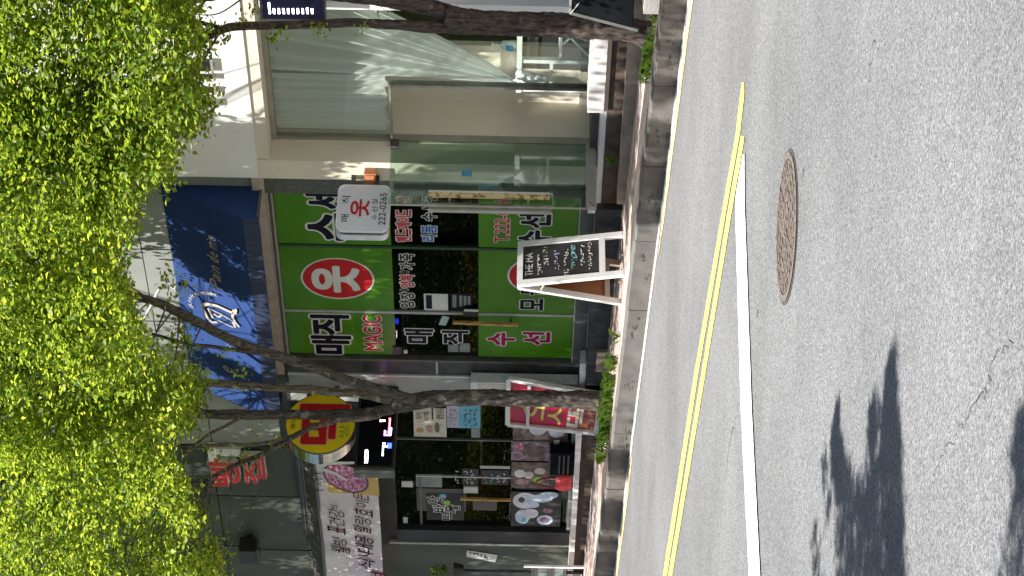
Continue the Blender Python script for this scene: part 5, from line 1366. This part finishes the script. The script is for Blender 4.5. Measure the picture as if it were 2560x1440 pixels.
plume([(1035, 2088, 2092), (1090, 2083, 2094), (1150, 2080, 2106), (1200, 2086, 2136), (1250, 2084, 2196), (1330, 2086, 2202), (1450, 2090, 2208), (2100, 2090, 2210)], 860, 4.4, 6.0)
plume([(1010, 2176, 2182), (1080, 2172, 2200), (1180, 2160, 2204), (1260, 2140, 2200)], 60, 4.4, 5.6)
plume([(1120, 2056, 2060), (1200, 2058, 2072), (1290, 2066, 2078)], 10, 4.4, 5.2)
plume([(1310, 2030, 2036), (1400, 2034, 2050), (1800, 2040, 2086)], 40, 4.4, 5.2)
plume([(1030, 2545, 2580), (1150, 2520, 2600), (1240, 2535, 2620)], 50, 4.4, 5.4)
plume([(1250, 2530, 2620), (1400, 2490, 2640), (1900, 2480, 2640)], 90, 4.4, 5.6)
cr = link('crown', leaves_mesh(pts, 22, (.05, .014, .014), .035, .07, wr=.16), nt_); cr.data.materials.append(M['leaf']); tag(cr, kind='stuff')
cen = Vector(np.mean(np.array(pts), 0))
tb0 = Vector((cen.x - 3.2, cen.y - 2.4, .1))
mb = MB(); P, R = resample([(*tb0, .16), (tb0.x + .1, tb0.y + .1, 2.4, .13), (cen.x - 2.2, cen.y - 1.4, 4.6, .10), (cen.x - .5, cen.y - .1, 5.6, .06)], .1); mb.tube(P, R, 12, True, barkbump(.08, 9)); mb.build('trunk', 'bark_grey', nt_, True)
twigs('twig', pts, [P[len(P) * 3 // 4:]], 'bark_grey', nt_, 24, .009)

# ---- belt of trees across the street behind the camera (seen only in the glass)
mb = MB(); xs = np.linspace(-150, 30, 60); zs = np.linspace(0, 1, 9)
def hp(x, t): return Vector((x, -24 - 10 * t + 2 * mnoise.noise(Vector((x * .11, t * 3, 0))), -1 + (15 + 3 * math.sin(x * .09) + 2 * mnoise.noise(Vector((x * .2, 1, 2)))) * t))
for a, b in zip(xs, xs[1:]):
    for t0, t1 in zip(zs, zs[1:]): mb.quad(hp(b, t0), hp(a, t0), hp(a, t1), hp(b, t1))
tag(mb.build('dark_backing', 'backing_green', None, True), kind='structure')  # unseen backing, added so gaps between the far trees mirror dark
far = []
for _ in range(9000):
    x = random.uniform(-95, -32); h_ = 8 + 2.5 * math.sin(x * .21) + 1.5 * math.sin(x * .53)
    far.append((x, random.uniform(-24, -17), random.uniform(.2, h_)))
fo = link('far_trees', leaves_mesh(far, 10, (.5, .5, .45), .10, .22), None); fo.data.materials.append(M['far_leaf'])
tag(fo, 'dense belt of green trees across the street mirrored in the shop glass', 'trees', kind='stuff')

hg = [(random.uniform(-80, -56), random.uniform(-16.6, -15.2), random.uniform(.1, 3.0)) for _ in range(2600)]
ho = link('far_hedge', leaves_mesh(hg, 10, (.25, .2, .25), .10, .2), None); ho.data.materials.append(M['hedge_leaf'])
tag(ho, 'sunlit olive hedge across the street mirrored low in the shop glass', 'hedge', kind='stuff')
# ---- grass tufts at the kerb
def grass(name, label, cells, n, h0, h1, mat='grass_leaf'):
    mb = MB()
    for _ in range(n):
        x0, x1, y0, y1 = random.choice(cells); x, y = random.uniform(x0, x1), random.uniform(y0, y1)
        z = rz(x, KH) - .01; hh_ = random.uniform(h0, h1); a = random.uniform(0, 6.28); l_ = random.uniform(.2, .9) * hh_
        dx, dy = math.cos(a) * l_, math.sin(a) * l_; s_ = Vector((-math.sin(a), math.cos(a), 0)) * random.uniform(.002, .0042)
        b0 = Vector((x, y, z)); m_ = b0 + Vector((dx * .35, dy * .35, hh_ * .75)); t_ = b0 + Vector((dx, dy, hh_ * random.uniform(.6, 1.05)))
        mb.add([b0 - s_, b0 + s_, m_ + s_ * .8, t_, m_ - s_ * .8], [(0, 1, 2, 3, 4)])
    return tag(mb.build(name, mat), label, 'grass', kind='stuff')
def cells(q0, q1, y0, y1, n=26):
    out = []
    for _ in range(n):
        y = y0 + (y1 - y0) * random.random() ** 1.8; q = random.gauss((q0 + q1) / 2, (q1 - q0) / 4); d = ray(1510, q); x = d.x * y / d.y; w = random.uniform(.03, .12)
        out.append((x - w, x + w, y - w * .6, y + w * .6))
    return out
GL = cells(900, 1110, 13.42, 13.8, 60) + cells(1000, 1140, 13.36, 13.5, 20); GR = cells(100, 190, 13.42, 13.75, 26)
grass('grass', 'green grass and weeds growing round the foot of the left tree', GL, 620, .02, .16)
grass('grass', 'dark green grass tuft by the kerb below the right tree', GR, 260, .02, .11)
grass('grass', 'thin line of weeds along the kerb at the far right edge', [(-14.2, -12.8, 13.33, 13.5)], 160, .03, .08)
wd = thing('weed', 'single bright yellow green weed growing at the foot of the step', 'weed', aty(1535, 402, 14.5))
q = aty(1533, 402, 14.52); q.z = 0.625; mb = MB()
for k in range(46):
    a = random.uniform(0, 6.28); e_ = random.uniform(.1, 1.2); l_ = random.uniform(.06, .14); d_ = Vector((math.cos(a) * math.cos(e_), math.sin(a) * math.cos(e_), math.sin(e_))); b0 = q + Vector((0, 0, random.uniform(-.01, .05))) + d_ * .02
    s_ = d_.cross(Vector((0, 0, 1))).normalized() * random.uniform(.005, .011)
    mb.add([b0, b0 + d_ * l_ * .5 + s_ + Vector((0, 0, .01)), b0 + d_ * l_ - Vector((0, 0, .015)), b0 + d_ * l_ * .5 - s_ + Vector((0, 0, .01))], [(0, 1, 2, 3)])
mb.build('leaves', 'grass_leaf', wd); MB().tube([(q.x, q.y, 0.612), (q.x, q.y, q.z + .03)], .008, 6).build('stem', 'weed', wd)
lit = thing('paper_scrap', 'small white paper scrap lying in the gutter at the left', 'litter', road(1562, 1203, .01))
q = road(1560, 1203, .01); MB().add([q + Vector((-.05, 0, .02)), q + Vector((.03, -.02, .0)), q + Vector((.06, .03, .05)), q + Vector((-.02, .05, .07))], [(0, 1, 2, 3)]).build('sheet', 'film_white', lit)
bpy.context.view_layer.update()
